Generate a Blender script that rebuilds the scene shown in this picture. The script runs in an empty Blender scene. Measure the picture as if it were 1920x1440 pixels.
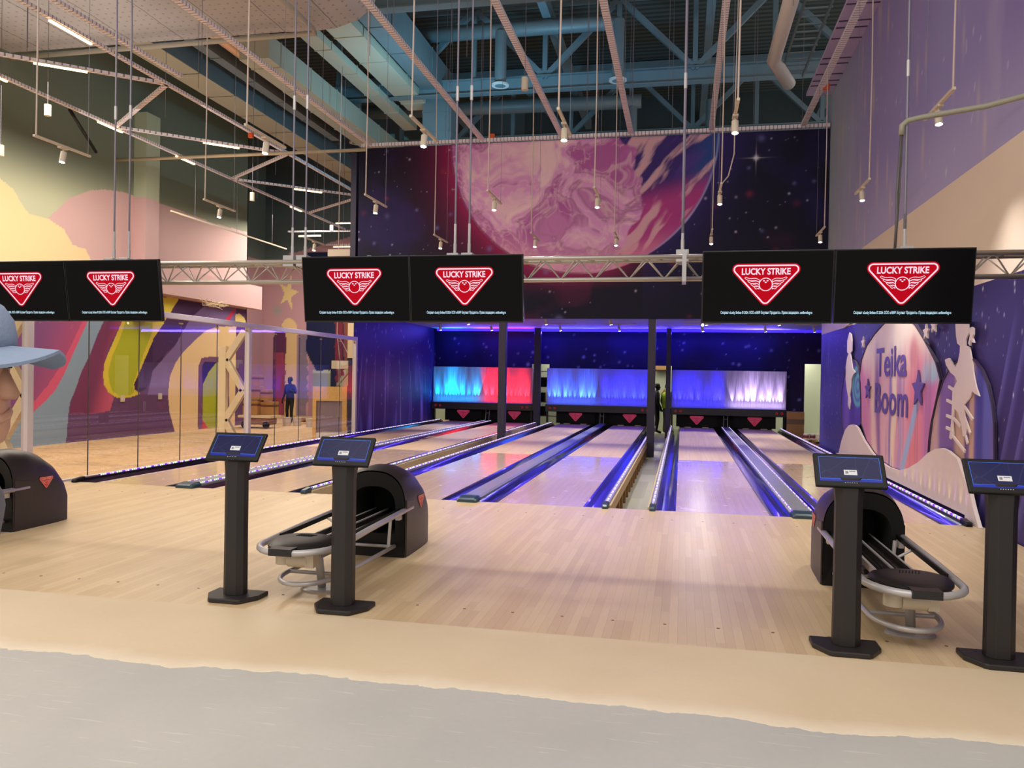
import bpy, bmesh, math, random
import numpy as np
from mathutils import Vector, Matrix
random.seed(7)
S = bpy.context.scene
C = S.collection
R = math.radians

def lin(c):
    return tuple((x/255/12.92) if x/255 <= .04045 else ((x/255+.055)/1.055)**2.4 for x in c)

# ------------------------------------------------------------------ camera, world, lights, exposure
def add_camera():
    f, yaw, pit, rol = 1526.3, R(11.8), R(-.515), R(.97)
    fw = Vector((-math.sin(yaw), math.cos(yaw), 0)); rt = Vector((math.cos(yaw), math.sin(yaw), 0)); up = Vector((0, 0, 1))
    f2 = fw*math.cos(pit)+up*math.sin(pit); u2 = up*math.cos(pit)-fw*math.sin(pit)
    r = rt*math.cos(rol)+u2*math.sin(rol); u = u2*math.cos(rol)-rt*math.sin(rol)
    cd = bpy.data.cameras.new('camera'); cam = bpy.data.objects.new('camera', cd); C.objects.link(cam)
    m = Matrix((r, u, -f2)).transposed().to_4x4(); m.translation = (0, -9.819, 1.561)
    cam.matrix_world = m
    cd.sensor_fit = 'HORIZONTAL'; cd.sensor_width = 36; cd.lens = f/1920*36; cd.clip_end = 200; cd.clip_start = .05
    S.camera = cam
add_camera()
S.view_settings.view_transform = 'Standard'; S.view_settings.look = 'None'
S.view_settings.exposure = 0.22; S.view_settings.gamma = 1; S.view_settings.use_curve_mapping = False
w = bpy.data.worlds.new('world'); S.world = w; w.use_nodes = True
w.node_tree.nodes['Background'].inputs[0].default_value = (1, .92, .84, 1)
w.node_tree.nodes['Background'].inputs[1].default_value = .75
S.cycles.max_bounces = 6; S.cycles.diffuse_bounces = 3; S.cycles.glossy_bounces = 4; S.cycles.transparent_max_bounces = 12
S.cycles.caustics_reflective = False; S.cycles.caustics_refractive = False; S.cycles.sample_clamp_indirect = 4

def area(loc, aim, sx, sy, e, col, par=None):
    l = bpy.data.lights.new('hall_light', 'AREA'); l.shape = 'RECTANGLE'; l.size = sx; l.size_y = sy; l.energy = e; l.color = col
    o = bpy.data.objects.new('hall_light', l); C.objects.link(o); o.location = loc
    o.rotation_euler = (Vector(aim)-Vector(loc)).to_track_quat('-Z', 'Y').to_euler()
    if par: o.parent = par
    return o
def spot(loc, aim, e, col, ang=100, blend=.6, rad=.03):
    l = bpy.data.lights.new('lamp_light', 'SPOT'); l.energy = e; l.color = col; l.spot_size = R(ang); l.spot_blend = blend; l.shadow_soft_size = rad
    o = bpy.data.objects.new('lamp_light', l); C.objects.link(o); o.location = loc
    o.rotation_euler = (Vector(aim)-Vector(loc)).to_track_quat('-Z', 'Y').to_euler()
    return o
WARM = (1, .88, .74)
area((-2, -9.5, 7.3), (-2, -6, 0), 12, 3, 400, (1, .98, .95))       # shop lighting of the hall behind
area((-12.1, 3, 7.2), (-12.1, 3, 0), 2.6, 14, 900, WARM)          # the rows of linear lamps over the side hall
area((-12.5, 18, 7.0), (-12.8, 18.5, 0), 5, 6, 650, WARM)
area((-12.5, 6, 7.7), (-12.5, 8, 12), 4, 14, 60, (1, .93, .84))
area((-6.0, 10.9, 7.62), (-6.9, 13.2, 11), 2.0, .3, 150, (.25, .72, 1))   # unseen uplights added behind the mural wall's top to tint the roof cyan
area((-1.5, 10.75, 7.62), (-1.8, 14, 11), 2.6, .3, 60, (.2, .6, 1))
area((-2.5, 17.1, 3.05), (-2.5, 14.0, 3.9), 11, .08, 130, (.10, .06, 1))   # blue strip along the back wall head
area((-2.5, 17.15, 2.9), (-2.5, 17.9, 0), 11, .1, 24, (.10, .06, 1))
area((-.5, 19.6, 2.6), (-.5, 19.6, 0), 9, 1.2, 130, (1, .95, .82))       # machine room
area((3.9, 19.6, 2.6), (3.9, 19.6, 0), 1.0, 1.2, 30, (1, .95, .82))

# ------------------------------------------------------------------ materials
MC = {}
def mat(name, col, rough=.5, metal=0, emit=None, es=0, spec=.5, coat=0, bump=0, bscale=40, var=0, vscale=3, alpha=1):
    if name in MC: return MC[name]
    m = bpy.data.materials.new(name); m.use_nodes = True; MC[name] = m
    nt = m.node_tree; b = nt.nodes['Principled BSDF']
    c = lin(col)+(1,)
    b.inputs['Base Color'].default_value = c; b.inputs['Roughness'].default_value = rough; b.inputs['Metallic'].default_value = metal
    b.inputs['Specular IOR Level'].default_value = spec; b.inputs['Coat Weight'].default_value = coat; b.inputs['Alpha'].default_value = alpha
    if emit: b.inputs['Emission Color'].default_value = lin(emit)+(1,); b.inputs['Emission Strength'].default_value = es
    if var or bump:
        tc = nt.nodes.new('ShaderNodeTexCoord')
        if var:
            n = nt.nodes.new('ShaderNodeTexNoise'); n.inputs['Scale'].default_value = vscale; n.inputs['Detail'].default_value = 6
            nt.links.new(tc.outputs['Object'], n.inputs['Vector'])
            mx = nt.nodes.new('ShaderNodeMix'); mx.data_type = 'RGBA'
            mx.inputs['A'].default_value = tuple(x*(1-var) for x in c[:3])+(1,); mx.inputs['B'].default_value = tuple(min(1, x*(1+var)) for x in c[:3])+(1,)
            nt.links.new(n.outputs['Fac'], mx.inputs['Factor']); nt.links.new(mx.outputs['Result'], b.inputs['Base Color'])
        if bump:
            n = nt.nodes.new('ShaderNodeTexNoise'); n.inputs['Scale'].default_value = bscale; n.inputs['Detail'].default_value = 4
            nt.links.new(tc.outputs['Object'], n.inputs['Vector'])
            bp = nt.nodes.new('ShaderNodeBump'); bp.inputs['Strength'].default_value = bump; bp.inputs['Distance'].default_value = .01
            nt.links.new(n.outputs['Fac'], bp.inputs['Height']); nt.links.new(bp.outputs['Normal'], b.inputs['Normal'])
    return m

class NT:
    """tiny node helper"""
    def __init__(s, name):
        s.m = bpy.data.materials.new(name); s.m.use_nodes = True; s.t = s.m.node_tree; s.b = s.t.nodes['Principled BSDF']; MC[name] = s.m
    def n(s, typ, **kw):
        x = s.t.nodes.new('ShaderNode'+typ)
        for k, v in kw.items():
            if hasattr(x, k): setattr(x, k, v)
        return x
    def l(s, a, b): s.t.links.new(a, b)
    def math(s, op, a, b=None, c=None):
        x = s.n('Math'); x.operation = op
        for i, v in enumerate((a, b, c)):
            if v is None: continue
            if isinstance(v, (int, float)): x.inputs[i].default_value = v
            else: s.l(v, x.inputs[i])
        return x.outputs[0]
    def mix(s, f, a, b, bt='MIX'):
        x = s.n('Mix'); x.data_type = 'RGBA'; x.blend_type = bt
        for k, v in (('Factor', f), ('A', a), ('B', b)):
            if isinstance(v, (int, float)): x.inputs[k].default_value = v
            elif isinstance(v, tuple): x.inputs[k].default_value = lin(v)+(1,)
            else: s.l(v, x.inputs[k])
        return x.outputs['Result']
    def xyz(s):
        t = s.n('TexCoord'); q = s.n('SeparateXYZ'); s.l(t.outputs['Object'], q.inputs[0]); return t.outputs['Object'], q.outputs
    def noise(s, vec, sc, det=4, scale3=None):
        if scale3:
            mp = s.n('Mapping'); mp.inputs['Scale'].default_value = scale3; s.l(vec, mp.inputs[0]); vec = mp.outputs[0]
        x = s.n('TexNoise'); x.inputs['Scale'].default_value = sc; x.inputs['Detail'].default_value = det; s.l(vec, x.inputs['Vector']); return x.outputs['Fac']
    def ramp(s, f, stops):
        x = s.n('ValToRGB'); s.l(f, x.inputs[0]); e = x.color_ramp.elements
        while len(e) < len(stops): e.new(.5)
        for i, (p, c) in enumerate(stops): e[i].position = p; e[i].color = lin(c)+(1,)
        return x.outputs[0]

def wood(name, c1, c2, c3, bw, rough, coat=0, blen=1.2):
    k = NT(name); v, q = k.xyz()
    bx = k.math('DIVIDE', q[0], bw); bi = k.math('FLOOR', bx); fr = k.math('FRACT', bx)
    wn = k.n('TexWhiteNoise', noise_dimensions='1D'); k.l(bi, wn.inputs['W'])
    off = k.math('MULTIPLY', wn.outputs[0], 7.3)
    by = k.math('FLOOR', k.math('ADD', k.math('DIVIDE', q[1], blen), off))
    cb = k.n('CombineXYZ'); k.l(bi, cb.inputs[0]); k.l(by, cb.inputs[1])
    w2 = k.n('TexWhiteNoise', noise_dimensions='3D'); k.l(cb.outputs[0], w2.inputs['Vector'])
    base = k.mix(w2.outputs[0], c1, c2)
    gr = k.noise(v, 1, 6, (180, 4, 1))
    base = k.mix(k.math('MULTIPLY', gr, .45), base, c3)
    gap = k.math('LESS_THAN', fr, .035)
    base = k.mix(k.math('MULTIPLY', gap, .35), base, tuple(int(x*.45) for x in c3))
    big = k.noise(v, .7, 3)
    base = k.mix(k.math('MULTIPLY', big, .12), base, c3)
    k.l(base, k.b.inputs['Base Color'])
    rr = k.math('ADD', rough, k.math('MULTIPLY', k.math('SUBTRACT', k.noise(v, 2.2, 5), .5), .12)); k.l(rr, k.b.inputs['Roughness'])
    k.b.inputs['Coat Weight'].default_value = coat; k.b.inputs['Coat Roughness'].default_value = .06
    if coat:
        far = k.math('GREATER_THAN', k.math('ADD', q[1], k.math('MULTIPLY', k.noise(v, 3, 3), .25)), 6.45)
        k.l(k.math('MULTIPLY', k.math('SUBTRACT', 1, far), coat*.62), k.b.inputs['Coat Weight']); k.l(k.math('ADD', rr, k.math('MULTIPLY', far, .2)), k.b.inputs['Roughness'])
        bp = k.n('Bump'); bp.inputs['Strength'].default_value = .03; bp.inputs['Distance'].default_value = .01; k.l(k.noise(v, 1, 2, (1, 2.5, 1)), bp.inputs['Height']); k.l(bp.outputs[0], k.b.inputs['Coat Normal'])
    return k.m
M_APP = wood('approach_boards', (224, 198, 158), (206, 178, 138), (178, 148, 110), .056, .34)
M_LANE = wood('lane_boards', (234, 204, 168), (220, 186, 150), (190, 154, 120), .027, .26, .9, 2.0)
# clearer pine head of each lane near the foul line is the same laminate

def tile_floor():
    k = NT('front_floor'); v, q = k.xyz()
    edge = k.math('ADD', q[1], k.math('MULTIPLY', k.math('SUBTRACT', k.noise(v, 1.3, 6), .5), .30))
    edge = k.math('ADD', edge, k.math('MULTIPLY', k.math('SUBTRACT', k.noise(v, 14, 4), .5), .06))
    lip = k.n('MapRange'); k.l(edge, lip.inputs[0]); lip.inputs[1].default_value = -5.955; lip.inputs[2].default_value = -5.945
    n1 = k.noise(v, 1.3, 8); n2 = k.noise(v, 30, 4)
    beige = k.mix(n1, (224, 204, 172), (206, 182, 150)); beige = k.mix(k.math('MULTIPLY', n2, .12), beige, (170, 150, 125))
    grey = k.mix(n1, (196, 192, 184), (170, 168, 164)); grey = k.mix(k.math('MULTIPLY', n2, .2), grey, (150, 146, 140))
    scr = k.noise(v, 1, 3, (3, 40, 1)); grey = k.mix(k.math('MULTIPLY', k.math('GREATER_THAN', scr, .66), .3), grey, (220, 214, 204))
    col = k.mix(lip.outputs[0], grey, beige)
    rim = k.n('MapRange'); k.l(edge, rim.inputs[0]); rim.inputs[1].default_value = -5.80; rim.inputs[2].default_value = -5.95
    rim2 = k.math('MULTIPLY', rim.outputs[0], lip.outputs[0]); col = k.mix(k.math('MULTIPLY', rim2, .6), col, (238, 226, 204))
    k.l(col, k.b.inputs['Base Color']); k.b.inputs['Roughness'].default_value = .55
    bp = k.n('Bump'); bp.inputs['Strength'].default_value = .5; bp.inputs['Distance'].default_value = .01
    k.l(k.math('ADD', lip.outputs[0], k.math('MULTIPLY', n2, .15)), bp.inputs['Height']); k.l(bp.outputs[0], k.b.inputs['Normal'])
    return k.m
def sand_floor():
    k = NT('sandy_screed'); v, q = k.xyz()
    a = k.noise(v, .35, 8, (1.2, .5, 1)); b = k.noise(v, 9, 5); d = k.noise(v, 1.2, 6, (.6, 3, 1))
    c = k.mix(a, (216, 182, 136), (190, 156, 116)); c = k.mix(k.math('MULTIPLY', k.math('GREATER_THAN', b, .58), .35), c, (140, 108, 76))
    c = k.mix(k.math('MULTIPLY', k.math('GREATER_THAN', d, .6), .35), c, (120, 100, 80))
    k.l(c, k.b.inputs['Base Color']); k.b.inputs['Roughness'].default_value = .8; return k.m
def pit_floor():
    k = NT('pit_tiles'); v, q = k.xyz()
    f = k.math('FLOOR', k.math('DIVIDE', q[0], .19)); g = k.math('FLOOR', k.math('DIVIDE', q[1], 1.1))
    cb = k.n('CombineXYZ'); k.l(f, cb.inputs[0]); k.l(g, cb.inputs[1]); w2 = k.n('TexWhiteNoise', noise_dimensions='3D'); k.l(cb.outputs[0], w2.inputs['Vector'])
    c = k.mix(w2.outputs[0], (150, 148, 126), (184, 180, 156)); k.l(c, k.b.inputs['Base Color']); k.b.inputs['Roughness'].default_value = .5; return k.m
def stripes(name, axis, per, c1, c2, rough=.5, duty=.5, metal=0):
    k = NT(name); v, q = k.xyz(); f = k.math('FRACT', k.math('DIVIDE', q[axis], per)); g = k.math('LESS_THAN', f, duty)
    k.l(k.mix(g, c1, c2), k.b.inputs['Base Color']); k.b.inputs['Roughness'].default_value = rough; k.b.inputs['Metallic'].default_value = metal
    bp = k.n('Bump'); bp.inputs['Strength'].default_value = .7; bp.inputs['Distance'].default_value = .02; k.l(g, bp.inputs['Height']); k.l(bp.outputs[0], k.b.inputs['Normal'])
    return k.m
def led_mat(name, phase, per=.34):
    k = NT(name); v, q = k.xyz()
    f = k.math('FRACT', k.math('ADD', k.math('DIVIDE', q[1], per), phase))
    x = k.n('ValToRGB'); k.l(f, x.inputs[0]); x.color_ramp.interpolation = 'CONSTANT'; e = x.color_ramp.elements
    st = [(0, (70, 40, 255)), (.14, (255, 170, 240)), (.28, (255, 255, 255)), (.44, (120, 60, 255)), (.56, (255, 240, 200)), (.66, (190, 255, 210)), (.8, (255, 255, 255)), (.9, (200, 80, 255))]
    while len(e) < len(st): e.new(.5)
    for i, (p, c) in enumerate(st): e[i].position = p; e[i].color = lin(c)+(1,)
    k.b.inputs['Base Color'].default_value = (.1, .1, .1, 1)
    k.l(x.outputs[0], k.b.inputs['Emission Color'])
    dot = k.math('FRACT', k.math('DIVIDE', q[1], per/7)); es = k.math('ADD', .25, k.math('MULTIPLY', k.math('LESS_THAN', dot, .6), 1.25))
    k.l(es, k.b.inputs['Emission Strength']); return k.m
M_FRONT = tile_floor(); M_SAND = sand_floor(); M_PIT = pit_floor()
M_LED = [led_mat('led_strip_%s' % n, p) for n, p in (('a', 0), ('b', .3), ('c', .62))]
M_GUT = mat('gutter_plastic', (30, 28, 46), .18, .3, coat=.5, bump=.03, bscale=4)
M_CAP = mat('cap_metal', (150, 150, 150), .34, .35, var=.12)
M_CAPEND = mat('cap_end_teal', (34, 58, 72), .3)
M_BLACK = mat('black_plastic', (10, 9, 10), .38, spec=.3, bump=.05, bscale=200)
M_HOOD = mat('hood_plastic', (40, 32, 33), .42, bump=.12, bscale=160)
M_VOID = mat('dark_void', (5, 5, 6), .8)
M_KIOSK = mat('kiosk_coat', (32, 28, 28), .5, bump=.06, bscale=300)
M_SILVER = mat('silver_paint', (182, 178, 178), .34, .25)
M_STEEL = mat('steel_truss', (176, 168, 160), .34, .6)
M_WHITE = mat('white_coat', (208, 200, 196), .45)
M_CREAM = mat('cream_plastic', (205, 192, 172), .4)
M_TRAY = stripes('perforated_tray', 1, .09, (236, 230, 242), (140, 132, 144), .5, .22)
M_TRAYX = stripes('perforated_tray_cross', 0, .09, (232, 226, 238), (140, 132, 144), .5, .22)
M_ROOFST = mat('roof_steel', (104, 122, 130), .6, var=.12)
M_DUCT = mat('duct_beige', (172, 168, 150), .7, var=.08, vscale=1)
M_DUCTB = mat('duct_metal', (112, 126, 132), .5, .2, var=.1)
M_WIRE = mat('wire_steel', (120, 114, 128), .45, .4)
M_FLEX = mat('cable_white', (196, 176, 164), .5)
M_TIMBER = mat('pale_timber', (230, 210, 172), .7, var=.1, vscale=8)
M_JOIST = mat('joist_timber', (150, 108, 66), .8, var=.25, vscale=10)
M_NAVY = mat('navy_paint', (34, 28, 62), .5)
M_OLED = mat('lamp_glow', (255, 235, 200), .5, emit=(255, 204, 140), es=7)
M_LENS = mat('lamp_lens', (255, 255, 255), .5, emit=(255, 246, 232), es=14)
M_CARD = mat('cardboard', (176, 130, 84), .8, var=.12, vscale=4)
M_TAPE = mat('brown_tape', (110, 70, 46), .35)
M_ORANGE = mat('orange_plastic', (220, 84, 30), .5)
M_TVC = mat('tv_casing', (14, 13, 14), .3)
M_TVS = mat('tv_glass', (12, 12, 13), .14, spec=.09, emit=(14, 13, 14), es=.3)
M_RED_E = mat('logo_red_lit', (20, 0, 3), .7, spec=.1, emit=(196, 0, 26), es=.78)
M_WHT_E = mat('logo_white_lit', (40, 36, 40), .6, emit=(255, 220, 236), es=.85)
M_TXT_E = mat('caption_lit', (120, 150, 170), .4, emit=(180, 214, 230), es=.75)
M_RED_P = mat('logo_red_print', (196, 44, 44), .45)
M_WHT_P = mat('logo_pale_print', (226, 170, 156), .5)
M_RED_D = mat('logo_red_dim', (150, 24, 60), .45, emit=(170, 24, 60), es=.35)
M_WHT_D = mat('logo_pink_dim', (160, 90, 140), .5, emit=(190, 70, 110), es=.35)

def glass_mat():
    m = bpy.data.materials.new('clear_glass'); m.use_nodes = True; t = m.node_tree; t.nodes.clear()
    o = t.nodes.new('ShaderNodeOutputMaterial'); mx = t.nodes.new('ShaderNodeMixShader'); tr = t.nodes.new('ShaderNodeBsdfTransparent'); gl = t.nodes.new('ShaderNodeBsdfGlossy'); fr = t.nodes.new('ShaderNodeFresnel')
    fr.inputs[0].default_value = 1.62; tr.inputs[0].default_value = (.95, .94, .92, 1); gl.inputs['Roughness'].default_value = .0
    ge = t.nodes.new('ShaderNodeNewGeometry'); mu = t.nodes.new('ShaderNodeMath'); mu.operation = 'SUBTRACT'; mu.use_clamp = True; t.links.new(fr.outputs[0], mu.inputs[0]); t.links.new(ge.outputs['Backfacing'], mu.inputs[1]); t.links.new(mu.outputs[0], mx.inputs[0]); t.links.new(tr.outputs[0], mx.inputs[1]); t.links.new(gl.outputs[0], mx.inputs[2]); t.links.new(mx.outputs[0], o.inputs[0]); return m
M_GLASS = glass_mat()

# ------------------------------------------------------------------ mesh helpers
class MB:
    def __init__(s): s.v = []; s.f = []; s.mi = []
    def add(s, vs, fs, mi=0):
        o = len(s.v); s.v += [tuple(p) for p in vs]; s.f += [tuple(i+o for i in f) for f in fs]; s.mi += [mi]*len(fs); return s
    def box(s, x0, x1, y0, y1, z0, z1, mi=0):
        return s.add([(x, y, z) for z in (z0, z1) for y in (y0, y1) for x in (x0, x1)], [(0, 2, 3, 1), (4, 5, 7, 6), (0, 1, 5, 4), (2, 6, 7, 3), (0, 4, 6, 2), (1, 3, 7, 5)], mi)
    def bar(s, a, b, wd, ht, mi=0, up=(0, 0, 1)):
        a = Vector(a); b = Vector(b); d = (b-a).normalized(); up = Vector(up)
        if abs(d.dot(up)) > .98: up = Vector((0, 1, 0))
        r = d.cross(up).normalized(); u = r.cross(d)
        vs = [p+r*sx*wd/2+u*sz*ht/2 for p in (a, b) for sz in (-1, 1) for sx in (-1, 1)]
        return s.add(vs, [(0, 1, 3, 2), (4, 6, 7, 5), (0, 4, 5, 1), (2, 3, 7, 6), (0, 2, 6, 4), (1, 5, 7, 3)], mi)
    def tube(s, pts, r, n=10, closed=False, mi=0, rad=None):
        P = [Vector(p) for p in pts]; m = len(P); vs = []; prev = None
        for i, p in enumerate(P):
            a = P[i-1] if (i or closed) else p; b = P[(i+1) % m] if (i < m-1 or closed) else p
            d = (b-a).normalized(); up = Vector((0, 0, 1))
            if prev is None:
                if abs(d.z) > .9: up = Vector((1, 0, 0))
                q = d.cross(up).normalized()
            else: q = (prev-d*prev.dot(d)).normalized()
            prev = q; u = q.cross(d); rr = rad[i] if rad else r
            vs += [p+(q*math.cos(2*math.pi*k/n)+u*math.sin(2*math.pi*k/n))*rr for k in range(n)]
        fs = []
        for i in range(m if closed else m-1):
            j = (i+1) % m
            for k in range(n): fs.append((i*n+k, i*n+(k+1) % n, j*n+(k+1) % n, j*n+k))
        if not closed: fs += [tuple(range(n))[::-1], tuple((m-1)*n+k for k in range(n))]
        return s.add(vs, fs, mi)
    def cyl(s, a, b, r, r2=None, n=20, mi=0): return s.tube([a, b], r, n, mi=mi, rad=[r, r if r2 is None else r2])
    def prism(s, poly, ax, d0, d1, mi=0):
        """poly 2D in the plane normal to ax; extruded d0..d1"""
        def p3(u, v, d): return (d, u, v) if ax == 0 else ((u, d, v) if ax == 1 else (u, v, d))
        n = len(poly); vs = [p3(u, v, d0) for u, v in poly]+[p3(u, v, d1) for u, v in poly]
        return s.add(vs, [tuple(range(n))[::-1], tuple(range(n, 2*n))]+[(i, (i+1) % n, n+(i+1) % n, n+i) for i in range(n)], mi)
    def loft(s, rings, cap=True, mi=0, closed=True):
        n = len(rings[0]); vs = [p for r in rings for p in r]; fs = []
        for i in range(len(rings)-1):
            for k in range(n if closed else n-1): fs.append((i*n+k, i*n+(k+1) % n, (i+1)*n+(k+1) % n, (i+1)*n+k))
        if cap: fs += [tuple(range(n))[::-1], tuple((len(rings)-1)*n+k for k in range(n))]
        return s.add(vs, fs, mi)
    def ball(s, c, rx, ry, rz, nu=16, nv=10, mi=0):
        rings = [[(c[0]+rx*math.sin(t)*math.cos(p), c[1]+ry*math.sin(t)*math.sin(p), c[2]+rz*math.cos(t)) for p in [2*math.pi*k/nu for k in range(nu)]] for t in [math.pi*(j+.02)/(nv+.04) for j in range(nv+1)]]
        return s.loft(rings, mi=mi)
    def xf(s, M, start=0): s.v = s.v[:start]+[tuple(M @ Vector(p)) for p in s.v[start:]]; return s
    def build(s, name, mats, parent=None, smooth=False, bevel=0, loc=None):
        me = bpy.data.meshes.new(name); me.from_pydata(s.v, [], s.f)
        if not isinstance(mats, (list, tuple)): mats = [mats]
        for m in mats: me.materials.append(m)
        me.polygons.foreach_set('material_index', s.mi)
        bm = bmesh.new(); bm.from_mesh(me); bmesh.ops.recalc_face_normals(bm, faces=bm.faces); bm.to_mesh(me); bm.free()
        o = bpy.data.objects.new(name, me); C.objects.link(o)
        if parent: o.parent = parent
        if loc: o.location = loc
        if smooth:
            for p in me.polygons: p.use_smooth = True
            if smooth is not True: me.set_sharp_from_angle(angle=R(smooth))
        if bevel:
            b = o.modifiers.new('edge', 'BEVEL'); b.width = bevel; b.segments = 2; b.limit_method = 'ANGLE'; b.angle_limit = R(40)
        return o
def tag(o, label, cat, group=None, kind=None):
    o['label'] = label; o['category'] = cat
    if group: o['group'] = group
    if kind: o['kind'] = kind
    return o
def thing(name, loc, label, cat, group=None, rz=0):
    o = bpy.data.objects.new(name, None); C.objects.link(o); o.location = loc; o.rotation_euler = (0, 0, rz); o.empty_display_size = .1
    return tag(o, label, cat, group)
def struct(o, label=None):
    o['kind'] = 'structure'
    if label: o['label'] = label
    return o
def copy_tree(src, loc, label=None, group=None, rz=None, cat=None):
    r = src.copy(); C.objects.link(r); r.location = loc
    if rz is not None: r.rotation_euler = (0, 0, rz)
    if label: r['label'] = label
    if group: r['group'] = group
    for ch in list(src.children):
        c = ch.copy(); C.objects.link(c); c.parent = r; c.matrix_parent_inverse = ch.matrix_parent_inverse
        for g in list(ch.children):
            d = g.copy(); C.objects.link(d); d.parent = c
    return r
def text_mesh(txt, size, offset=0, width=None, align='CENTER', sx=None):
    """2D text as (verts, faces) centred, in x,y plane"""
    cu = bpy.data.curves.new('t', 'FONT'); cu.body = txt; cu.size = size; cu.align_x = align; cu.align_y = 'CENTER'; cu.offset = offset; cu.resolution_u = 3
    o = bpy.data.objects.new('t', cu); C.objects.link(o); dg = bpy.context.evaluated_depsgraph_get(); me = bpy.data.meshes.new_from_object(o.evaluated_get(dg))
    vs = [tuple(v.co) for v in me.vertices]; fs = [tuple(p.vertices) for p in me.polygons]
    bpy.data.objects.remove(o); bpy.data.curves.remove(cu); bpy.data.meshes.remove(me)
    if width and vs:
        x0 = min(v[0] for v in vs); x1 = max(v[0] for v in vs); k = width/(x1-x0); ky = k if sx is None else sx
        vs = [((v[0]-(x0+x1)/2)*k, v[1]*ky, 0) for v in vs]
    return vs, fs

# ------------------------------------------------------------------ the winged-ball badge
def rounded_tri(w, h, r, d0=0, n=8):
    P = [Vector((-w/2, 0)), Vector((w/2, 0)), Vector((0, -h))]; out = []
    for i in range(3):
        p = P[i]; a = (P[i-1]-p).normalized(); b = (P[(i+1) % 3]-p).normalized(); half = math.acos(max(-1, min(1, a.dot(b))))/2
        c = p+(a+b).normalized()*(r/math.sin(half)); t = r/math.tan(half); s = (p+a*t-c); e = (p+b*t-c)
        a0 = math.atan2(s.y, s.x); a1 = math.atan2(e.y, e.x); d = (a1-a0+math.pi) % (2*math.pi)-math.pi
        out += [(c.x+(r-d0)*math.cos(a0+d*k/n), c.y+(r-d0)*math.sin(a0+d*k/n)) for k in range(n+1)]
    return out
def badge(wd, eps=.002):
    """front faces -Y, origin at the top-edge middle; mats: 0 red, 1 white"""
    m = MB(); T = rounded_tri(1.37, .76, .10); I1 = rounded_tri(1.37, .76, .10, .022); I2 = rounded_tri(1.37, .76, .10, .046)
    n = len(T)
    def flat(p, d): return [(x*wd, d, y*wd) for x, y in p]
    m.add(flat(T, 0), [tuple(range(n))], 0)
    m.add(flat(I1, -eps)+flat(I2, -eps), [(i, (i+1) % n, n+(i+1) % n, n+i) for i in range(n)], 1)
    vs, fs = text_mesh('LUCKY STRIKE', .14, .004, .80, sx=1.08); m.add([(v[0]*wd, -eps, (v[1]-.140)*wd) for v in vs], fs, 1)
    def ribbon(pts, t, d=-eps, closed=True):
        q = [Vector(p) for p in pts]; k = len(q); vs = []
        for i in range(k):
            a = q[i-1]; b = q[(i+1) % k]; dd = (b-a); nn = Vector((-dd.y, dd.x)).normalized()*t/2
            vs += [q[i]+nn, q[i]-nn]
        m.add([(p.x*wd, d, p.y*wd) for p in vs], [(2*i, 2*((i+1) % k), 2*((i+1) % k)+1, 2*i+1) for i in range(k)], 1)
    cy = -.355; cr = .108
    ribbon([(cr*math.cos(a), cy+cr*math.sin(a)) for a in [2*math.pi*k/24 for k in range(24)]], .014, -eps*1.4)
    for sx in (-1, 1):
        for i, (ln, y0, y1) in enumerate(((.33, -.295, -.245), (.28, -.338, -.298), (.228, -.380, -.350), (.175, -.42, -.397))):
            x0 = .108; hw = .019; top = []; bot = []
            for k in range(9):
                t = k/8; x = x0+(ln-x0)*t; y = y0+(y1-y0)*t+.012*math.sin(t*6.28); top.append((sx*x, y+hw*(1-.1*t))); bot.append((sx*x, y-hw*(1-.1*t)))
            ribbon(top+[(sx*(ln+.018), y1)]+bot[::-1], .010)
        m.add([(wd*(sx*.03+.017*math.cos(a)), -eps*1.5, wd*(cy+.062+.011*math.sin(a))) for a in [2*math.pi*k/10 for k in range(10)]], [tuple(range(10))], 1)
    m.add([(wd*(.017*math.cos(a)), -eps*1.5, wd*(cy+.035+.011*math.sin(a))) for a in [2*math.pi*k/10 for k in range(10)]], [tuple(range(10))], 1)
    return m

# ------------------------------------------------------------------ painted walls
def fbm(x, y, sc, oct=4, seed=0):
    rs = np.random.RandomState(seed); tot = np.zeros_like(x); amp = 1; nrm = 0
    for o in range(oct):
        g = rs.rand(64, 64); xs = x*sc+o*17.3; ys = y*sc+o*9.1; xi = np.floor(xs).astype(int); yi = np.floor(ys).astype(int); fx = xs-xi; fy = ys-yi
        fx = fx*fx*(3-2*fx); fy = fy*fy*(3-2*fy)
        a = g[xi % 64, yi % 64]; b = g[(xi+1) % 64, yi % 64]; c = g[xi % 64, (yi+1) % 64]; d = g[(xi+1) % 64, (yi+1) % 64]
        tot += amp*((a*(1-fx)+b*fx)*(1-fy)+(c*(1-fx)+d*fx)*fy); nrm += amp; amp *= .5; sc *= 2
    return tot/nrm
def sst(a, b, x):
    t = np.clip((x-a)/(b-a), 0, 1); return t*t*(3-2*t)
def inpoly(x, y, P):
    c = np.zeros(x.shape, bool); n = len(P)
    for i in range(n):
        x0, y0 = P[i]; x1, y1 = P[(i+1) % n]
        if y0 == y1: continue
        k = ((y0 > y) != (y1 > y)) & (x < (x1-x0)*(y-y0)/(y1-y0)+x0); c ^= k
    return c
def L3(c): return np.array(lin(c))
def mixc(col, c, f):
    c = L3(c) if isinstance(c, tuple) else c
    return col*(1-f[..., None])+c*f[..., None]
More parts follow.
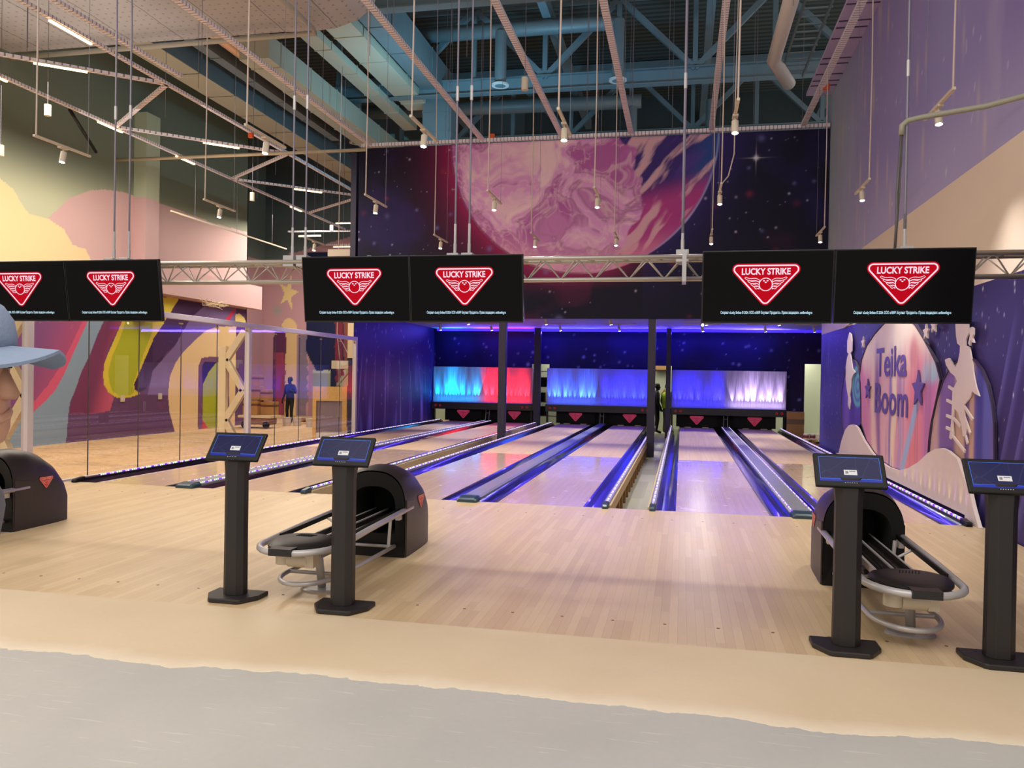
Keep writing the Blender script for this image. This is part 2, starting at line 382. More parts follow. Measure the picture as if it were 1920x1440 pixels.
def painted(name, org, U, V, W, H, res, fn, rough=.55, hole=None, parent=None):
    nu = max(2, int(round(W/res))+1); nv = max(2, int(round(H/res))+1)
    u = np.linspace(0, W, nu); v = np.linspace(0, H, nv); uu, vv = np.meshgrid(u, v)
    P = np.array(org)+uu[..., None]*np.array(U)+vv[..., None]*np.array(V)
    col = fn(P, uu, vv)
    me = bpy.data.meshes.new(name); nV = nu*nv; me.vertices.add(nV); me.vertices.foreach_set('co', P.reshape(-1).astype(np.float32))
    i = np.arange(nu-1)[None, :]+np.arange(nv-1)[:, None]*nu; q = np.stack([i, i+1, i+1+nu, i+nu], -1).reshape(-1, 4)
    if hole is not None:
        cx = (uu[:-1, :-1]+uu[1:, 1:])/2; cv = (vv[:-1, :-1]+vv[1:, 1:])/2; keep = ~hole(P[:-1, :-1]*.5+P[1:, 1:]*.5).reshape(-1); q = q[keep]
    nf = len(q); me.loops.add(nf*4); me.loops.foreach_set('vertex_index', q.reshape(-1).astype(np.int32)); me.polygons.add(nf)
    me.polygons.foreach_set('loop_start', np.arange(nf, dtype=np.int32)*4); me.update(calc_edges=True)
    at = me.color_attributes.new('paint', 'FLOAT_COLOR', 'POINT'); at.data.foreach_set('color', np.concatenate([col.reshape(-1, 3), np.ones((nV, 1))], 1).reshape(-1).astype(np.float32))
    key = 'paint_%s' % rough
    if key not in MC:
        k = NT(key); a = k.n('Attribute'); a.attribute_name = 'paint'; k.l(a.outputs['Color'], k.b.inputs['Base Color']); k.b.inputs['Roughness'].default_value = rough; k.b.inputs['Specular IOR Level'].default_value = .22
    me.materials.append(MC[key]); o = bpy.data.objects.new(name, me); C.objects.link(o)
    if parent: o.parent = parent
    return o
def dots(col, x, y, n, rng, seed, c, r0=.01, r1=.03, soft=1.0, amp=.9, el=1.0):
    rs = np.random.RandomState(seed)
    for i in range(n):
        cx = rs.uniform(rng[0], rng[1]); cy = rs.uniform(rng[2], rng[3]); r = r0+(r1-r0)*rs.rand()**3; a = amp*rs.uniform(.4, 1)
        m = (abs(x[0]-cx) < r*4+.05); k = (abs(y[:, 0]-cy) < (r*4+.05)*el)
        if not m.any() or not k.any(): continue
        ix = np.where(m)[0]; iy = np.where(k)[0]; sl = (slice(iy[0], iy[-1]+1), slice(ix[0], ix[-1]+1))
        d = np.hypot(x[sl]-cx, (y[sl]-cy)/el); col[sl] = mixc(col[sl], c, np.clip(a*np.exp(-(d/(r*soft))**2), 0, 1))
    return col
# ------------------------------------------------------------------ floors and room shell
def slab(name, x0, x1, y0, y1, z0, z1, m, kind='structure'):
    o = MB().box(x0, x1, y0, y1, z0, z1).build(name, m); o['kind'] = kind; return o
PX = [(-7.908, -6.842), (-6.108, -5.042), (-4.012, -2.946), (-2.214, -1.148), (-.046, 1.02), (1.765, 2.831)]
GW = .235
struct(MB().box(-30, 14, -30, -4.93, -.4, 0).build('floor', M_FRONT))
# approach: two strips so that the wider left side joins the screed
o = MB().box(-8.33, 3.26, -4.93, 0, -.34, 0.0).build('bowling_approach', M_APP); tag(o, 'wide light wood approach in front of the foul line', 'approach'); o['kind'] = 'structure'
a = MB()
for y in (-4.55, -.62):
    for i in range(34):
        x = -8+i*.33
        a.cyl((x, y, 0), (x, y, .0012), .011, n=8)
a.build('marker_dot', mat('marker_brown', (120, 84, 58), .5), o)
slab('floor', -8.33, 4.7, 0, 26, -.5, -.35, M_PIT)
slab('floor', -24, -8.33, -4.93, 26, -.5, -.35, M_SAND)
o = MB().box(-8.5, -8.33, -4.93, 10.3, -.35, 0).build('trim_1', mat('kerb', (170, 160, 146), .7)); struct(o)

# ---- wall_back: the big planet mural above the lane opening (y = 10.3)
def fn_planet(P, uu, vv):
    X = P[..., 0]; Z = P[..., 2]; r = np.hypot(X+2.571, Z-7.473); q = r-3.338
    col = np.zeros(P.shape); col[:] = L3((15, 11, 38))
    neb = fbm(X, Z, .55, 5, 3); col = mixc(col, (36, 26, 90), sst(.52, .8, neb)*.8)
    col = mixc(col, (92, 28, 70), sst(.55, .75, fbm(X, Z, .8, 4, 9))*.45*sst(5.4, 4.2, Z))
    col = mixc(col, (58, 40, 130), np.exp(-np.clip(q, 0, 9)/.45)*.55*(X > -1))
    gl = np.exp(-np.clip(q, 0, 9)/.42)*sst(-1.6, -3.6, X); col = mixc(col, (142, 24, 84), np.clip(gl*1.15, 0, 1)*sst(3.4, 4.4, Z))
    gb = np.exp(-np.clip(q, 0, 9)/.30)*sst(.9, -.6, abs(X+2.6)-1.2); col = mixc(col, (150, 36, 92), np.clip(gb, 0, 1)*.8*sst(3.7, 4.1, Z))
    col = dots(col, X, Z, 200, (-8.4, 3.2, 3, 7.45), 5, (210, 200, 235), .008, .03)
    col = dots(col, X, Z, 40, (-8.4, 3.2, 3, 7.45), 8, (120, 120, 190), .04, .09, amp=.6)
    col = dots(col, X, Z, 22, (-8.4, 3.2, 3, 7.0), 18, (150, 50, 70), .05, .12, amp=.5)
    sx = X-1.62; sz = Z-6.85; col = mixc(col, (225, 220, 240), np.clip(np.exp(-(np.hypot(sx, sz)/.05)**2)+np.exp(-(abs(sx)/.008))*np.exp(-abs(sz)/.12)*.9+np.exp(-(abs(sz)/.008))*np.exp(-abs(sx)/.12)*.9, 0, 1))
    # planet
    wx = X+.9*(fbm(X, Z, .8, 3, 21)-.5)*2; wz = Z+.9*(fbm(X, Z, .8, 3, 22)-.5)*2
    n = fbm(wx, wz, 1.0, 5, 57); n2 = fbm(wx*1.2+3, wz*1.2, 2.2, 4, 58)
    pl = np.zeros(P.shape); pl[:] = L3((220, 154, 208))
    pl = mixc(pl, (172, 84, 160), sst(.52, .68, n)*.9)
    pl = mixc(pl, (242, 206, 216), sst(.46, .34, n)*.95)
    rid = 1-abs(n2-.5)*16; pl = mixc(pl, (234, 196, 210), np.clip(rid, 0, 1)*.55)
    rid2 = 1-abs(n-.56)*22; pl = mixc(pl, (118, 44, 100), np.clip(rid2, 0, 1)*.5)
    rid3 = 1-abs(fbm(wx*.8+9, wz*1.6, 3.1, 4, 33)-.5)*20; pl = mixc(pl, (240, 206, 216), np.clip(rid3, 0, 1)*.4)
    pl = mixc(pl, (226, 160, 186), sst(-1.0, 0, q)*.6*sst(5.6, 4.4, Z))
    # blue sea on the right, with streaming wisps
    ang = R(52); s = (X+1)*math.cos(ang)+(Z-5.5)*math.sin(ang); t = -(X+1)*math.sin(ang)+(Z-5.5)*math.cos(ang)
    edge = X+1.35-.30*np.sin((Z-5.2)*2.0)+.40*(fbm(X, Z, 1.8, 4, 41)-.5)*2
    sea = sst(.05, .14, edge)*sst(4.2, 4.9, Z-.25*X)
    sc = np.zeros(P.shape); sc[:] = L3((58, 38, 116)); sc = mixc(sc, (38, 74, 150), sst(-.9, -.1, q)*.9); sc = mixc(sc, (176, 60, 138), sst(6.5, 5.8, Z-.25*(X+.5)))
    st = fbm(s*.5, t*2.6+.5*fbm(X, Z, 1.2, 3, 43), 1.1, 5, 44)
    sc = mixc(sc, (222, 176, 190), sst(.50, .60, st)*.85)
    sc = mixc(sc, (96, 60, 160), sst(.40, .30, st)*.4)
    sc = mixc(sc, (222, 136, 172), sst(-.55, -.1, q)*sst(5.4, 4.5, Z)*.75)
    pl = pl*(1-sea[..., None])+sc*sea[..., None]
    ins = sst(.012, -.012, q); col = col*(1-ins[..., None])+pl*ins[..., None]
    ring = np.exp(-((q+.02)/.022)**2); col = mixc(col, (110, 30, 74), ring*sst(-1.6, -3, X)*.9); col = mixc(col, (140, 160, 220), ring*sst(-1.2, -.2, X)*.8)
    return col
wb = painted('wall_back', (-8.40, 10.3, 3.03), (1, 0, 0), (0, 0, 1), 11.66, 4.44, .02, fn_planet, .55); struct(wb)
MB().box(-8.40, 3.26, 10.302, 10.5, 3.03, 7.47).build('wall_core', M_NAVY, wb)

# ---- wall behind the lanes (y = 17.5) with its door openings
def fn_stars(P, uu, vv):
    X = P[..., 0]; Z = P[..., 2]; col = np.zeros(P.shape); col[:] = L3((26, 24, 92))
    col = mixc(col, (16, 12, 52), sst(.4, .7, fbm(X, Z, .6, 4, 12))*.8)
    col = mixc(col, (40, 20, 60), sst(2.4, 4.2, X))
    col = dots(col, X, Z, 150, (-8.4, 4.7, .3, 3.2), 6, (150, 160, 235), .008, .04); return dots(col, X, Z, 26, (-8.4, 4.7, 1.9, 3.2), 2, (170, 180, 240), .03, .05, amp=.8)
def hole_back(Q):
    X = Q[..., 0]; Z = Q[..., 2]
    h = ((X > -5.04) & (X < -4.40) & (Z < 2.0)) | ((X > -.96) & (X < -.36) & (Z < 2.0)) | ((X > 3.80) & (X < 4.42) & (Z < 2.13))
    for a, b in ((PX[0][0], PX[1][1]), (PX[2][0], PX[3][1]), (PX[4][0], PX[5][1])): h |= (X > a-.5) & (X < b+.35) & (Z < .45)
    return h
ws = painted('wall_back', (-8.46, 17.5, -.35), (1, 0, 0), (0, 0, 1), 13.16, 3.55, .04, fn_stars, .5, hole_back); struct(ws)
# ---- inner side wall with light rays, left of lane one
def fn_rays(P, uu, vv):
    Y = P[..., 1]; Z = P[..., 2]; col = np.zeros(P.shape); col[:] = L3((52, 44, 118))
    col = mixc(col, (30, 24, 84), sst(1.6, 3.2, Z)*.8)
    q = (Y-10.3)+.35*(Z/3)**2*((Y-13)/3); s = fbm(q*1.0, Z*.12, 2.4, 4, 61); fade = sst(2.6, .6, Z)
    col = mixc(col, (150, 140, 226), sst(.5, .72, s)*fade*.8)
    for c, sl, a in ((11.1, .16, .7), (11.9, .05, .6), (12.6, -.02, .8), (13.6, -.14, .6), (14.4, -.22, .7), (15.2, -.3, .5)):
        col = mixc(col, (190, 185, 245), np.exp(-((Y-c+sl*(3-Z)*(1+.25*Z))/.02)**2)*a*sst(2.5, 1.2, Z))
    return dots(col, Y, Z, 70, (10.3, 17.5, .4, 3), 62, (200, 205, 255), .012, .035, el=1.8)
o = painted('wall_left', (-8.46, 10.3, -.35), (0, 1, 0), (0, 0, 1), 7.2, 3.6, .02, fn_rays, .5); struct(o)
struct(MB().box(-8.62, -8.47, 10.3, 17.5, -.35, 7.47).build('wall_left', M_NAVY))
o = slab('ceiling', -8.46, 4.7, 10.5, 17.5, 3.2, 3.3, mat('bay_ceiling', (150, 146, 190), .6))
struct(MB().box(4.6, 4.7, 10.9, 17.5, -.35, 3.2).build('wall_right', mat('navy2', (40, 36, 84), .5)))

# ---- wall_right (x = 3.28): painted night sky below, beige band, violet rain above
def fn_low(P, uu, vv):
    Y = P[..., 1]; Z = P[..., 2]; col = np.zeros(P.shape); col[:] = L3((58, 46, 100))
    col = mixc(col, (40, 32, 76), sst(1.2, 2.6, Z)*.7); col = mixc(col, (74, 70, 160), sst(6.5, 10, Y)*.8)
    s = fbm(Y+.1*Z, Z*.15, 2.4, 4, 71); col = mixc(col, (150, 150, 230), sst(.52, .75, s)*sst(6, 9, Y)*.75*sst(2.7, 1.9, Z))
    for c, a in ((-.55, .8), (-.9, .7), (-1.25, .8), (-1.6, .6), (-2.0, .7), (-2.4, .7), (-2.9, .6)):
        d = Y-c-.42*(1.9-Z); band = sst(-.16, .0, d)*sst(.012, 0, d); col = mixc(col, (104, 96, 170), band*a*.8*sst(2.5, 1.6, Z))
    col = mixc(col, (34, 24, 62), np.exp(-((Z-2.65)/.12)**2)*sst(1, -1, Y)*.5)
    col = dots(col, Y, Z, 620, (-6, 11, .2, 2.75), 72, (225, 222, 245), .006, .016, el=1.7)
    return col
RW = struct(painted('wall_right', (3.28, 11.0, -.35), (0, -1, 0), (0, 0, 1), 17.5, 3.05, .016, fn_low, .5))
def fn_up(P, uu, vv):
    Y = P[..., 1]; Z = P[..., 2]; col = np.zeros(P.shape); col[:] = L3((150, 142, 200))
    col = mixc(col, (172, 184, 206), sst(5.5, 10.2, Y)); col = mixc(col, (134, 118, 178), sst(2, -2, Y)); col = mixc(col, (184, 178, 212), sst(5.6, 4.2, Z)*.5)
    n = fbm(Y, Z*.25, 1.6, 4, 81); col = mixc(col, (170, 160, 200), sst(.6, .8, n)*.5)
    col = dots(col, Y, Z, 46, (-2, 10, 4.3, 8.2), 83, (206, 186, 186), .05, .10, amp=.75, el=5)
    return dots(col, Y, Z, 170, (-6, 10, 4.15, 8.2), 84, (226, 218, 236), .010, .022, el=2.2)
struct(painted('wall_right', (3.28, 11.0, 4.10), (0, -1, 0), (0, 0, 1), 17.5, 4.15, .04, fn_up, .6))
struct(MB().box(3.28, 3.30, -6.5, 11.0, 2.70, 4.10).build('wall_right', mat('beige_band', (226, 208, 192), .6)))
struct(MB().box(3.30, 3.5, -6.5, 11.0, -.35, 8.25).build('wall_right', M_NAVY))

# ---- ceiling pieces
k = NT('quilt_ceiling'); v, q = k.xyz()
cell = k.n('TexBrick'); cell.offset = 0; k.l(v, cell.inputs['Vector']); cell.inputs['Scale'].default_value = 1; cell.inputs['Brick Width'].default_value = .26; cell.inputs['Row Height'].default_value = .26; cell.inputs['Mortar Size'].default_value = .0
fx = k.math('ABSOLUTE', k.math('SUBTRACT', k.math('FRACT', k.math('DIVIDE', q[0], .2)), .5)); fy = k.math('ABSOLUTE', k.math('SUBTRACT', k.math('FRACT', k.math('DIVIDE', q[1], .2)), .5))
dt = k.math('LESS_THAN', k.math('ADD', fx, fy), .16); seam = k.math('LESS_THAN', k.math('FRACT', k.math('ADD', k.math('DIVIDE', q[0], 1.22), k.math('MULTIPLY', k.noise(v, 1.2, 4), .12))), .02)
c = k.mix(k.noise(v, .8, 5), (196, 196, 204), (170, 170, 178)); c = k.mix(k.math('MULTIPLY', dt, .45), c, (90, 86, 84)); c = k.mix(k.math('MULTIPLY', seam, .6), c, (70, 66, 64)); k.l(c, k.b.inputs['Base Color']); k.b.inputs['Roughness'].default_value = .8
M_QUILT = k.m
prof = [(-17, 8.98), (-16, 8.98), (-8.6, 8.98), (-8.0, 8.94), (-7.4, 8.98), (-6.9, 9.12), (-6.55, 9.4), (-6.5, 9.6), (-17, 9.6)]
struct(MB().prism(prof, 1, -9, 6.55).build('ceiling', M_QUILT))
M_DECK = stripes('roof_deck', 1, .30, (74, 84, 82), (48, 56, 56), .7, .5)
struct(MB().box(-24, 8, -2, 27, 13.1, 13.2).build('ceiling', M_DECK))
def fn_left(P, uu, vv):
    Y = P[..., 1]; Z = P[..., 2]; col = np.zeros(P.shape); col[:] = L3((190, 194, 166))
    col = mixc(col, (122, 130, 114), sst(5.6, 7.05, Z)); m = lambda c, p: mixc(col, c, inpoly(Y, Z, p).astype(float))  # upper sage goes grey-green, the lamps' falloff put into the paint colour
    col = mixc(col, (140, 86, 118), (Z < 3.3).astype(float)); 
    col = m((206, 172, 172), LM['hill']); col = m((234, 208, 162), LM['cloud'])
    col = mixc(col, (104, 70, 112), ((Z < 3.85) & (Y > 8.4)).astype(float))
    col = mixc(col, (234, 208, 162), ((Z > 2.6) & (Z < 5.3) & (Y < 9.3) & inpoly(Y, Z, LM['cloud'])).astype(float))
    col = mixc(col, (206, 172, 172), ((Z > 3.0) & (Z < 5.5) & (Y > 9.6) & (Y < 11.6)).astype(float))
    col = m((122, 78, 128), LM['purple']); col = m((208, 92, 124), LM['pink']); col = m((136, 158, 182), LM['blue'])
    col = m((120, 58, 96), LM['maroon']); g = sst(9.4, 10.3, Y-.35*(Z-1.2)); col = mixc(col, (196, 90, 120), inpoly(Y, Z, LM['maroon'])*g)
    g = sst(6.8, 8.6, Y-.5*(Z-1.5)); col = mixc(col, (190, 84, 120), inpoly(Y, Z, LM['purple'])*g*.7); col = m((208, 92, 124), LM['pink'])
    col = mixc(col, (140, 104, 146), ((Z < 3.85) & (Y > 11.9) & (Z > .6)).astype(float)*.0)
    col = m((222, 200, 66), LM['yellow']); col = m((178, 184, 48), LM['lime']); col = m((66, 38, 80), LM['darkstripe'])
    col = m((130, 106, 160), LM['midmauve']); col = m((226, 206, 76), LM['topyellow']); col = m((78, 48, 92), LM['topdark'])
    col = m((220, 60, 90), LM['redwedge']); col = m((238, 206, 158), LM['cream'])
    col = m((124, 84, 124), LM['door_out']); col = m((56, 40, 104), LM['door_in']); col = m((176, 184, 52), LM['door_lime']); col = m((224, 60, 66), LM['door_red']); 
    return m((232, 206, 130), LM['yarch'])
LM = {
'cloud':[(2.62,5.93),(5.42,6.28),(6.29,5.96),(6.67,5.8),(7.0,5.43),(7.17,5.31),(7.76,5.32),(8.3,5.15),(8.62,4.79),(9.07,4.78),(9.28,4.51),(9.45,4.06),(9.71,3.36),(2.65,2.72)],
'hill':[(7.26,4.83),(7.76,5.32),(8.47,5.98),(9.24,6.36),(9.75,6.5),(10.56,6.61),(11.57,6.62),(12.99,6.63),(15.07,6.58),(17.88,6.68),(18.67,6.61),(18.77,3.16),(7.29,2.49)],
'purple':[(2.65,2.4),(9.2,2.87),(9.06,2.62),(8.74,2.08),(8.36,1.42),(8.06,1.01),(7.73,0.74),(7.35,0.48),(2.67,0.44)],
'pink':[(9.02,2.86),(9.2,2.87),(9.06,2.62),(8.74,2.08),(8.36,1.42),(8.06,1.01),(7.73,0.74),(7.35,0.48),(6.66,0.32),(7.35,0.72),(7.83,1.16),(8.22,1.62),(8.56,2.12),(8.8,2.52)],
'blue':[(9.2,2.87),(9.82,2.91),(9.52,2.43),(9.29,1.96),(9.0,1.53),(8.74,0.97),(8.58,0.69),(8.52,0.33),(8.46,-0.4),(6.55,-0.36),(6.54,0.34),(7.35,0.48),(7.73,0.74),(8.06,1.01),(8.36,1.42),(8.74,2.08),(9.06,2.62)],
'maroon':[(9.82,2.91),(10.57,2.97),(10.07,2.26),(9.84,1.7),(9.85,1.21),(10.05,0.93),(10.26,0.78),(10.1,0.42),(9.32,0.35),(8.55,0.38),(8.74,0.97),(9.0,1.53),(9.29,1.96)],
'yellow':[(10.57,2.97),(10.27,2.47),(10.03,2.07),(9.86,1.76),(9.81,1.43),(9.85,1.15),(10.04,0.93),(10.3,0.8),(10.64,0.75),(11.07,0.8),(11.38,0.88),(11.13,1.0),(11.11,1.17),(11.37,1.55),(11.59,1.91),(11.9,2.4),(12.23,2.87),(12.39,3.1)],
'lime':[(10.72,2.98),(10.44,2.39),(10.16,1.93),(10.02,1.54),(10.05,1.21),(10.22,0.95),(10.51,0.82),(10.94,0.83),(11.11,0.91),(11.06,1.17),(11.32,1.64),(11.54,2.09),(11.8,2.54),(12.08,3.07)],
'darkstripe':[(12.39,3.1),(13.81,3.19),(13.08,2.7),(12.54,2.06),(12.11,1.53),(11.93,1.17),(11.38,0.91),(11.13,1.0),(11.11,1.17),(11.37,1.55),(11.59,1.91),(11.9,2.4),(12.23,2.87)],
'topyellow':[(12.43,3.82),(13.21,3.85),(12.72,3.31),(11.93,2.48),(11.9,3.77)],
'topdark':[(13.21,3.85),(14.8,3.85),(13.84,3.28),(13.02,2.34),(11.95,1.75),(11.93,2.48),(12.72,3.31)],
'midmauve':[(14.8,3.85),(15.92,3.86),(16.55,3.79),(16.57,3.14),(15.48,3.11),(14.19,2.63),(13.53,2.21),(13.09,1.84),(12.79,1.38),(12.71,0.81),(11.73,0.83),(11.95,1.56),(13.02,2.34),(13.84,3.28)],
'redwedge':[(16.39,3.77),(16.59,3.81),(16.09,3.32),(15.78,3.3)],
'cream':[(16.61,3.18),(15.48,3.11),(14.75,2.94),(14.19,2.63),(13.53,2.21),(13.09,1.84),(12.79,1.38),(12.71,0.81),(12.81,0.24),(13.11,-0.39),(16.58,-0.39)],
'door_out':[(14.33,-0.37),(14.3,1.71),(14.48,2.0),(14.77,2.05),(15.81,2.08),(16.08,1.99),(16.16,1.74),(16.22,-0.42)],
'door_in':[(14.58,-0.36),(14.53,1.75),(14.66,1.88),(15.81,1.9),(16.01,1.82),(16.1,-0.39)],
'door_lime':[(14.58,-0.36),(14.58,1.14),(14.92,1.55),(15.39,1.89),(15.81,1.9),(16.01,1.82),(16.1,-0.39)],
'door_red':[(14.57,-0.04),(14.97,-0.38),(14.58,-0.36)],
'yarch':[(16.55,3.35),(16.54,3.61),(16.8,3.66),(17.14,3.53),(17.33,3.32),(17.33,3.27),(16.55,3.27)],
}
struct(painted('wall_left', (-15.6, -5, -.35), (0, 1, 0), (0, 0, 1), 22.3, 7.45, .03, fn_left, .6))
struct(painted('wall_left', (-15.6, -5, 7.1), (0, 1, 0), (0, 0, 1), 22.3, 6.0, .3, lambda P, u, v: np.zeros(P.shape)+L3((122, 130, 114)), .6))  # upper wall in the same sage, darkened for the light falloff
# pilaster, bulkhead and corner beyond the mural
M_MAUVE = mat('mauve_paint', (206, 172, 174), .6); M_MAUVED = mat('mauve_deep', (176, 130, 146), .6)
struct(MB().box(-15.6, -15.2, 10.98, 11.6, 3.0, 6.55).build('wall_left', M_MAUVE))
struct(MB().box(-15.6, -15.2, 10.98, 11.6, 6.55, 9.0).build('wall_left', mat('sage', (182, 192, 166), .6)))
struct(MB().box(-15.6, -15.28, 11.61, 17.8, 3.88, 4.72).build('wall_left', M_MAUVE))
struct(MB().box(-18.6, -15.6, 17.25, 17.3, -.35, 6.6).build('wall_left', M_MAUVED))
M_SAGE2 = mat('sage_dim', (108, 122, 118), .6)
struct(MB().box(-18.6, -15.6, 17.25, 17.3, 6.6, 13.1).build('wall_left', M_SAGE2))
struct(MB().box(-18.9, -18.6, 17.25, 24, -.35, 6.6).build('wall_left', mat('mauve_far', (186, 148, 158), .6))); struct(MB().box(-18.9, -18.6, 17.25, 24, 6.6, 13.1).build('wall_left', M_SAGE2))
def fn_far(P, uu, vv):
    X = P[..., 0]; Z = P[..., 2]; col = np.zeros(P.shape); col[:] = L3((198, 158, 166)); f = lambda m: np.asarray(m).astype(float)
    jag = .12*(fbm(X*0+Z, Z, 2.5, 3, 91)-.5)*2
    col = mixc(col, (178, 136, 152), f((X > -16.4) & (Z < 6.6)))
    arch = ((X > -17.75) & (X < -16.97) & (Z < 3.4)) | (((X+17.36)/.42)**2+((Z-3.4)/.62)**2 < 1); col = mixc(col, (236, 208, 152), f(arch))
    dk = ((X > -18.1) & (X < -17.5) & (Z < 2.9)) | (((X+17.8)/.33)**2+((Z-2.8)/.85)**2 < 1); col = mixc(col, (104, 58, 86), f(dk))
    col = mixc(col, (164, 76, 100), f((X > -18.05+jag) & (X < -17.55+jag) & (Z < 2.5)))
    col = mixc(col, (138, 126, 146), f((X > -16.95) & (X < -16.45+jag) & (Z < 3.3)))
    col = mixc(col, (146, 160, 140), f((X > -16.2) & (Z < 1.75+.12*jag))); col = mixc(col, (186, 196, 178), f((X > -16.2) & (X < -14.6) & (Z < 1.75) & (Z > 1.58)))
    edge = 1.7+.5*(fbm(X*1.0, Z*0, 2.2, 3, 93)-.4)-.9*f((X > -15.3) & (X < -15.0))+(-16.0-X).clip(0, 1)*1.5
    col = mixc(col, (30, 38, 74), f((X > -16.5+.5*jag) & (Z > edge) & (Z < 7.0)))
    for a, b, c, z0 in ((-15.1, -14.75, (120, 46, 64), .9), (-14.7, -14.35, (128, 76, 62), 1.9), (-14.3, -13.6, (40, 118, 136), 1.4), (-14.05, -13.9, (150, 190, 190), 1.5), (-13.4, -12.6, (60, 48, 88), 1.2)):
        col = mixc(col, c, f((X > a+jag) & (X < b+jag) & (Z > z0+.8*fbm(X, Z*0, 5, 2, 95)) & (Z < 7.0)))
    P5 = []
    for i in range(10):
        rr = .80 if i % 2 == 0 else .30; a = R(14)+math.pi*i/5; P5.append((-17.42+rr*.62*math.sin(a), 5.15+rr*math.cos(a)))
    col = mixc(col, (238, 218, 156), f(inpoly(X, Z, P5))); d = np.hypot(X+17.95, Z-4.35); col = mixc(col, (150, 170, 160), np.exp(-(d/.22)**2)*.7)
    col = mixc(col, (104, 120, 120), f(Z > 7.0+.25*(X+17)*f(X > -17)-.5*f(X < -17.4)))
    col = mixc(col, (84, 96, 100), sst(8.5, 9.5, Z))
    d = np.hypot(X+12.6, Z-10.9); return mixc(col, (110, 214, 236), f((d < 1.2) & (abs(X+12.35) > .13)))
struct(painted('wall_back', (-18.7, 24.0, -.35), (1, 0, 0), (0, 0, 1), 12.0, 13.5, .05, fn_far, .6))
struct(MB().box(-6.7, 9, 24.0, 24.2, 3.4, 13.3).build('wall_back', mat('dark_far', (60, 70, 72), .8)))
struct(MB().box(-8.6, 5.2, 20.2, 20.3, -.35, 3.4).build('wall_back', mat('service_wall', (206, 212, 188), .6)))
struct(MB().box(-8.6, 5.2, 17.6, 20.3, 3.3, 3.4).build('ceiling', M_NAVY))
struct(MB().box(5.1, 5.2, 17.5, 20.3, -.35, 3.4).build('wall_right', MC['service_wall']))
# lilac ceiling shelf beside the right wall, with its hangers' shadows drawn as thin dark strips
o = MB().box(2.72, 3.3, -6.5, 10.3, 8.25, 8.32); o = struct(o.build('ceiling', mat('lilac_panel', (196, 180, 220), .5)))
h = MB()
for y in (1.2, 3.1, 4.0, 5.5, 6.2, 6.5, 7.0, 8.0, 8.3, 8.9, 9.3, 9.6): h.box(2.72, 3.28, y, y+.03, 8.235, 8.25)
h.build('hanger_shadow', mat('shadow_dark', (70, 56, 92), .6), o)  # dark strips stand for shadows of the hangers
# ------------------------------------------------------------------ lanes
LN = ['leftmost lane beside the glass wall', 'second lane from the glass wall', 'third lane, under the left dark post', 'fourth lane, left of the open gap', 'fifth lane, right of the open gap', 'rightmost lane beside the painted wall']
END = 17.42
def gutter_profile():
    top = [(0, -.004), (.022, -.012), (.035, -.04), (.06, -.075), (.1175, -.09), (.175, -.075), (.20, -.04), (.213, -.012), (.235, .012)]
    return top+[(x, z-.012) for x, z in top[::-1]]
for i, (x0, x1) in enumerate(PX):
    t = thing('bowling_lane', ((x0+x1)/2, 0, 0), 'glossy pale wood bowling lane, '+LN[i], 'bowling lane', 'wooden lanes of the bowling hall')
    h = (x1-x0)/2
    MB().box(-h, h, .004, END, -.12, 0).build('lane_surface', M_LANE, t)
    a = MB()
    for kx in range(-3, 4):
        yy = 4.6-abs(kx)*.22; a.add([(kx*.135-.018, yy-.07, .0012), (kx*.135+.018, yy-.07, .0012), (kx*.135, yy+.08, .0012)], [(0, 1, 2)])
        if kx: a.cyl((kx*.135, 2.0, 0), (kx*.135, 2.0, .0012), .01, n=8)
    a.build('arrow_marking', mat('marker_brown', (120, 84, 58)), t)
    for s in (-1, 1):
        m = MB().prism([(s*(h+.001)+s*px*.999, pz) for px, pz in gutter_profile()], 1, .02, END); m.build('gutter', M_GUT, t, smooth=35)
for i, ph in ((0, 1), (2, 0), (4, 2)):
    a = PX[i][1]+GW; b = PX[i+1][0]-GW; nm = ['between the two lanes nearest the glass wall', '', 'between third and fourth lanes', '', 'between the two lanes nearest the painted wall'][i]
    t = thing('lane_divider', ((a+b)/2, 0, 0), 'flat metal divider with teal end cap '+nm, 'lane divider', 'covers between paired lanes')
    h = (b-a)/2-.002
    MB().prism([(-h, -.1), (-h, .035), (-h+.035, .055), (h-.035, .055), (h, .035), (h, -.1)], 1, .10, 17.3).build('cover', M_CAP, t)
    e = MB().loft([[(x*w, y, z*zz) for x, z in ((-h, 0), (-h, .6), (-h*.75, 1), (h*.75, 1), (h, .6), (h, 0))] for y, w, zz in ((-.11, .93, .035), (-.09, .99, .055), (.03, 1.02, .07), (.10, 1.02, .068))])
    e.v = [(x, y, max(z, .001)) for x, y, z in e.v]; e.build('end_cap', M_CAPEND, t, bevel=.004)
    if i != 2:
        for s in (-1, 1): MB().box(s*(h-.022)-.005, s*(h-.022)+.005, .12, 17.25, .047, .062).build('led_strip', M_LED[ph], t)
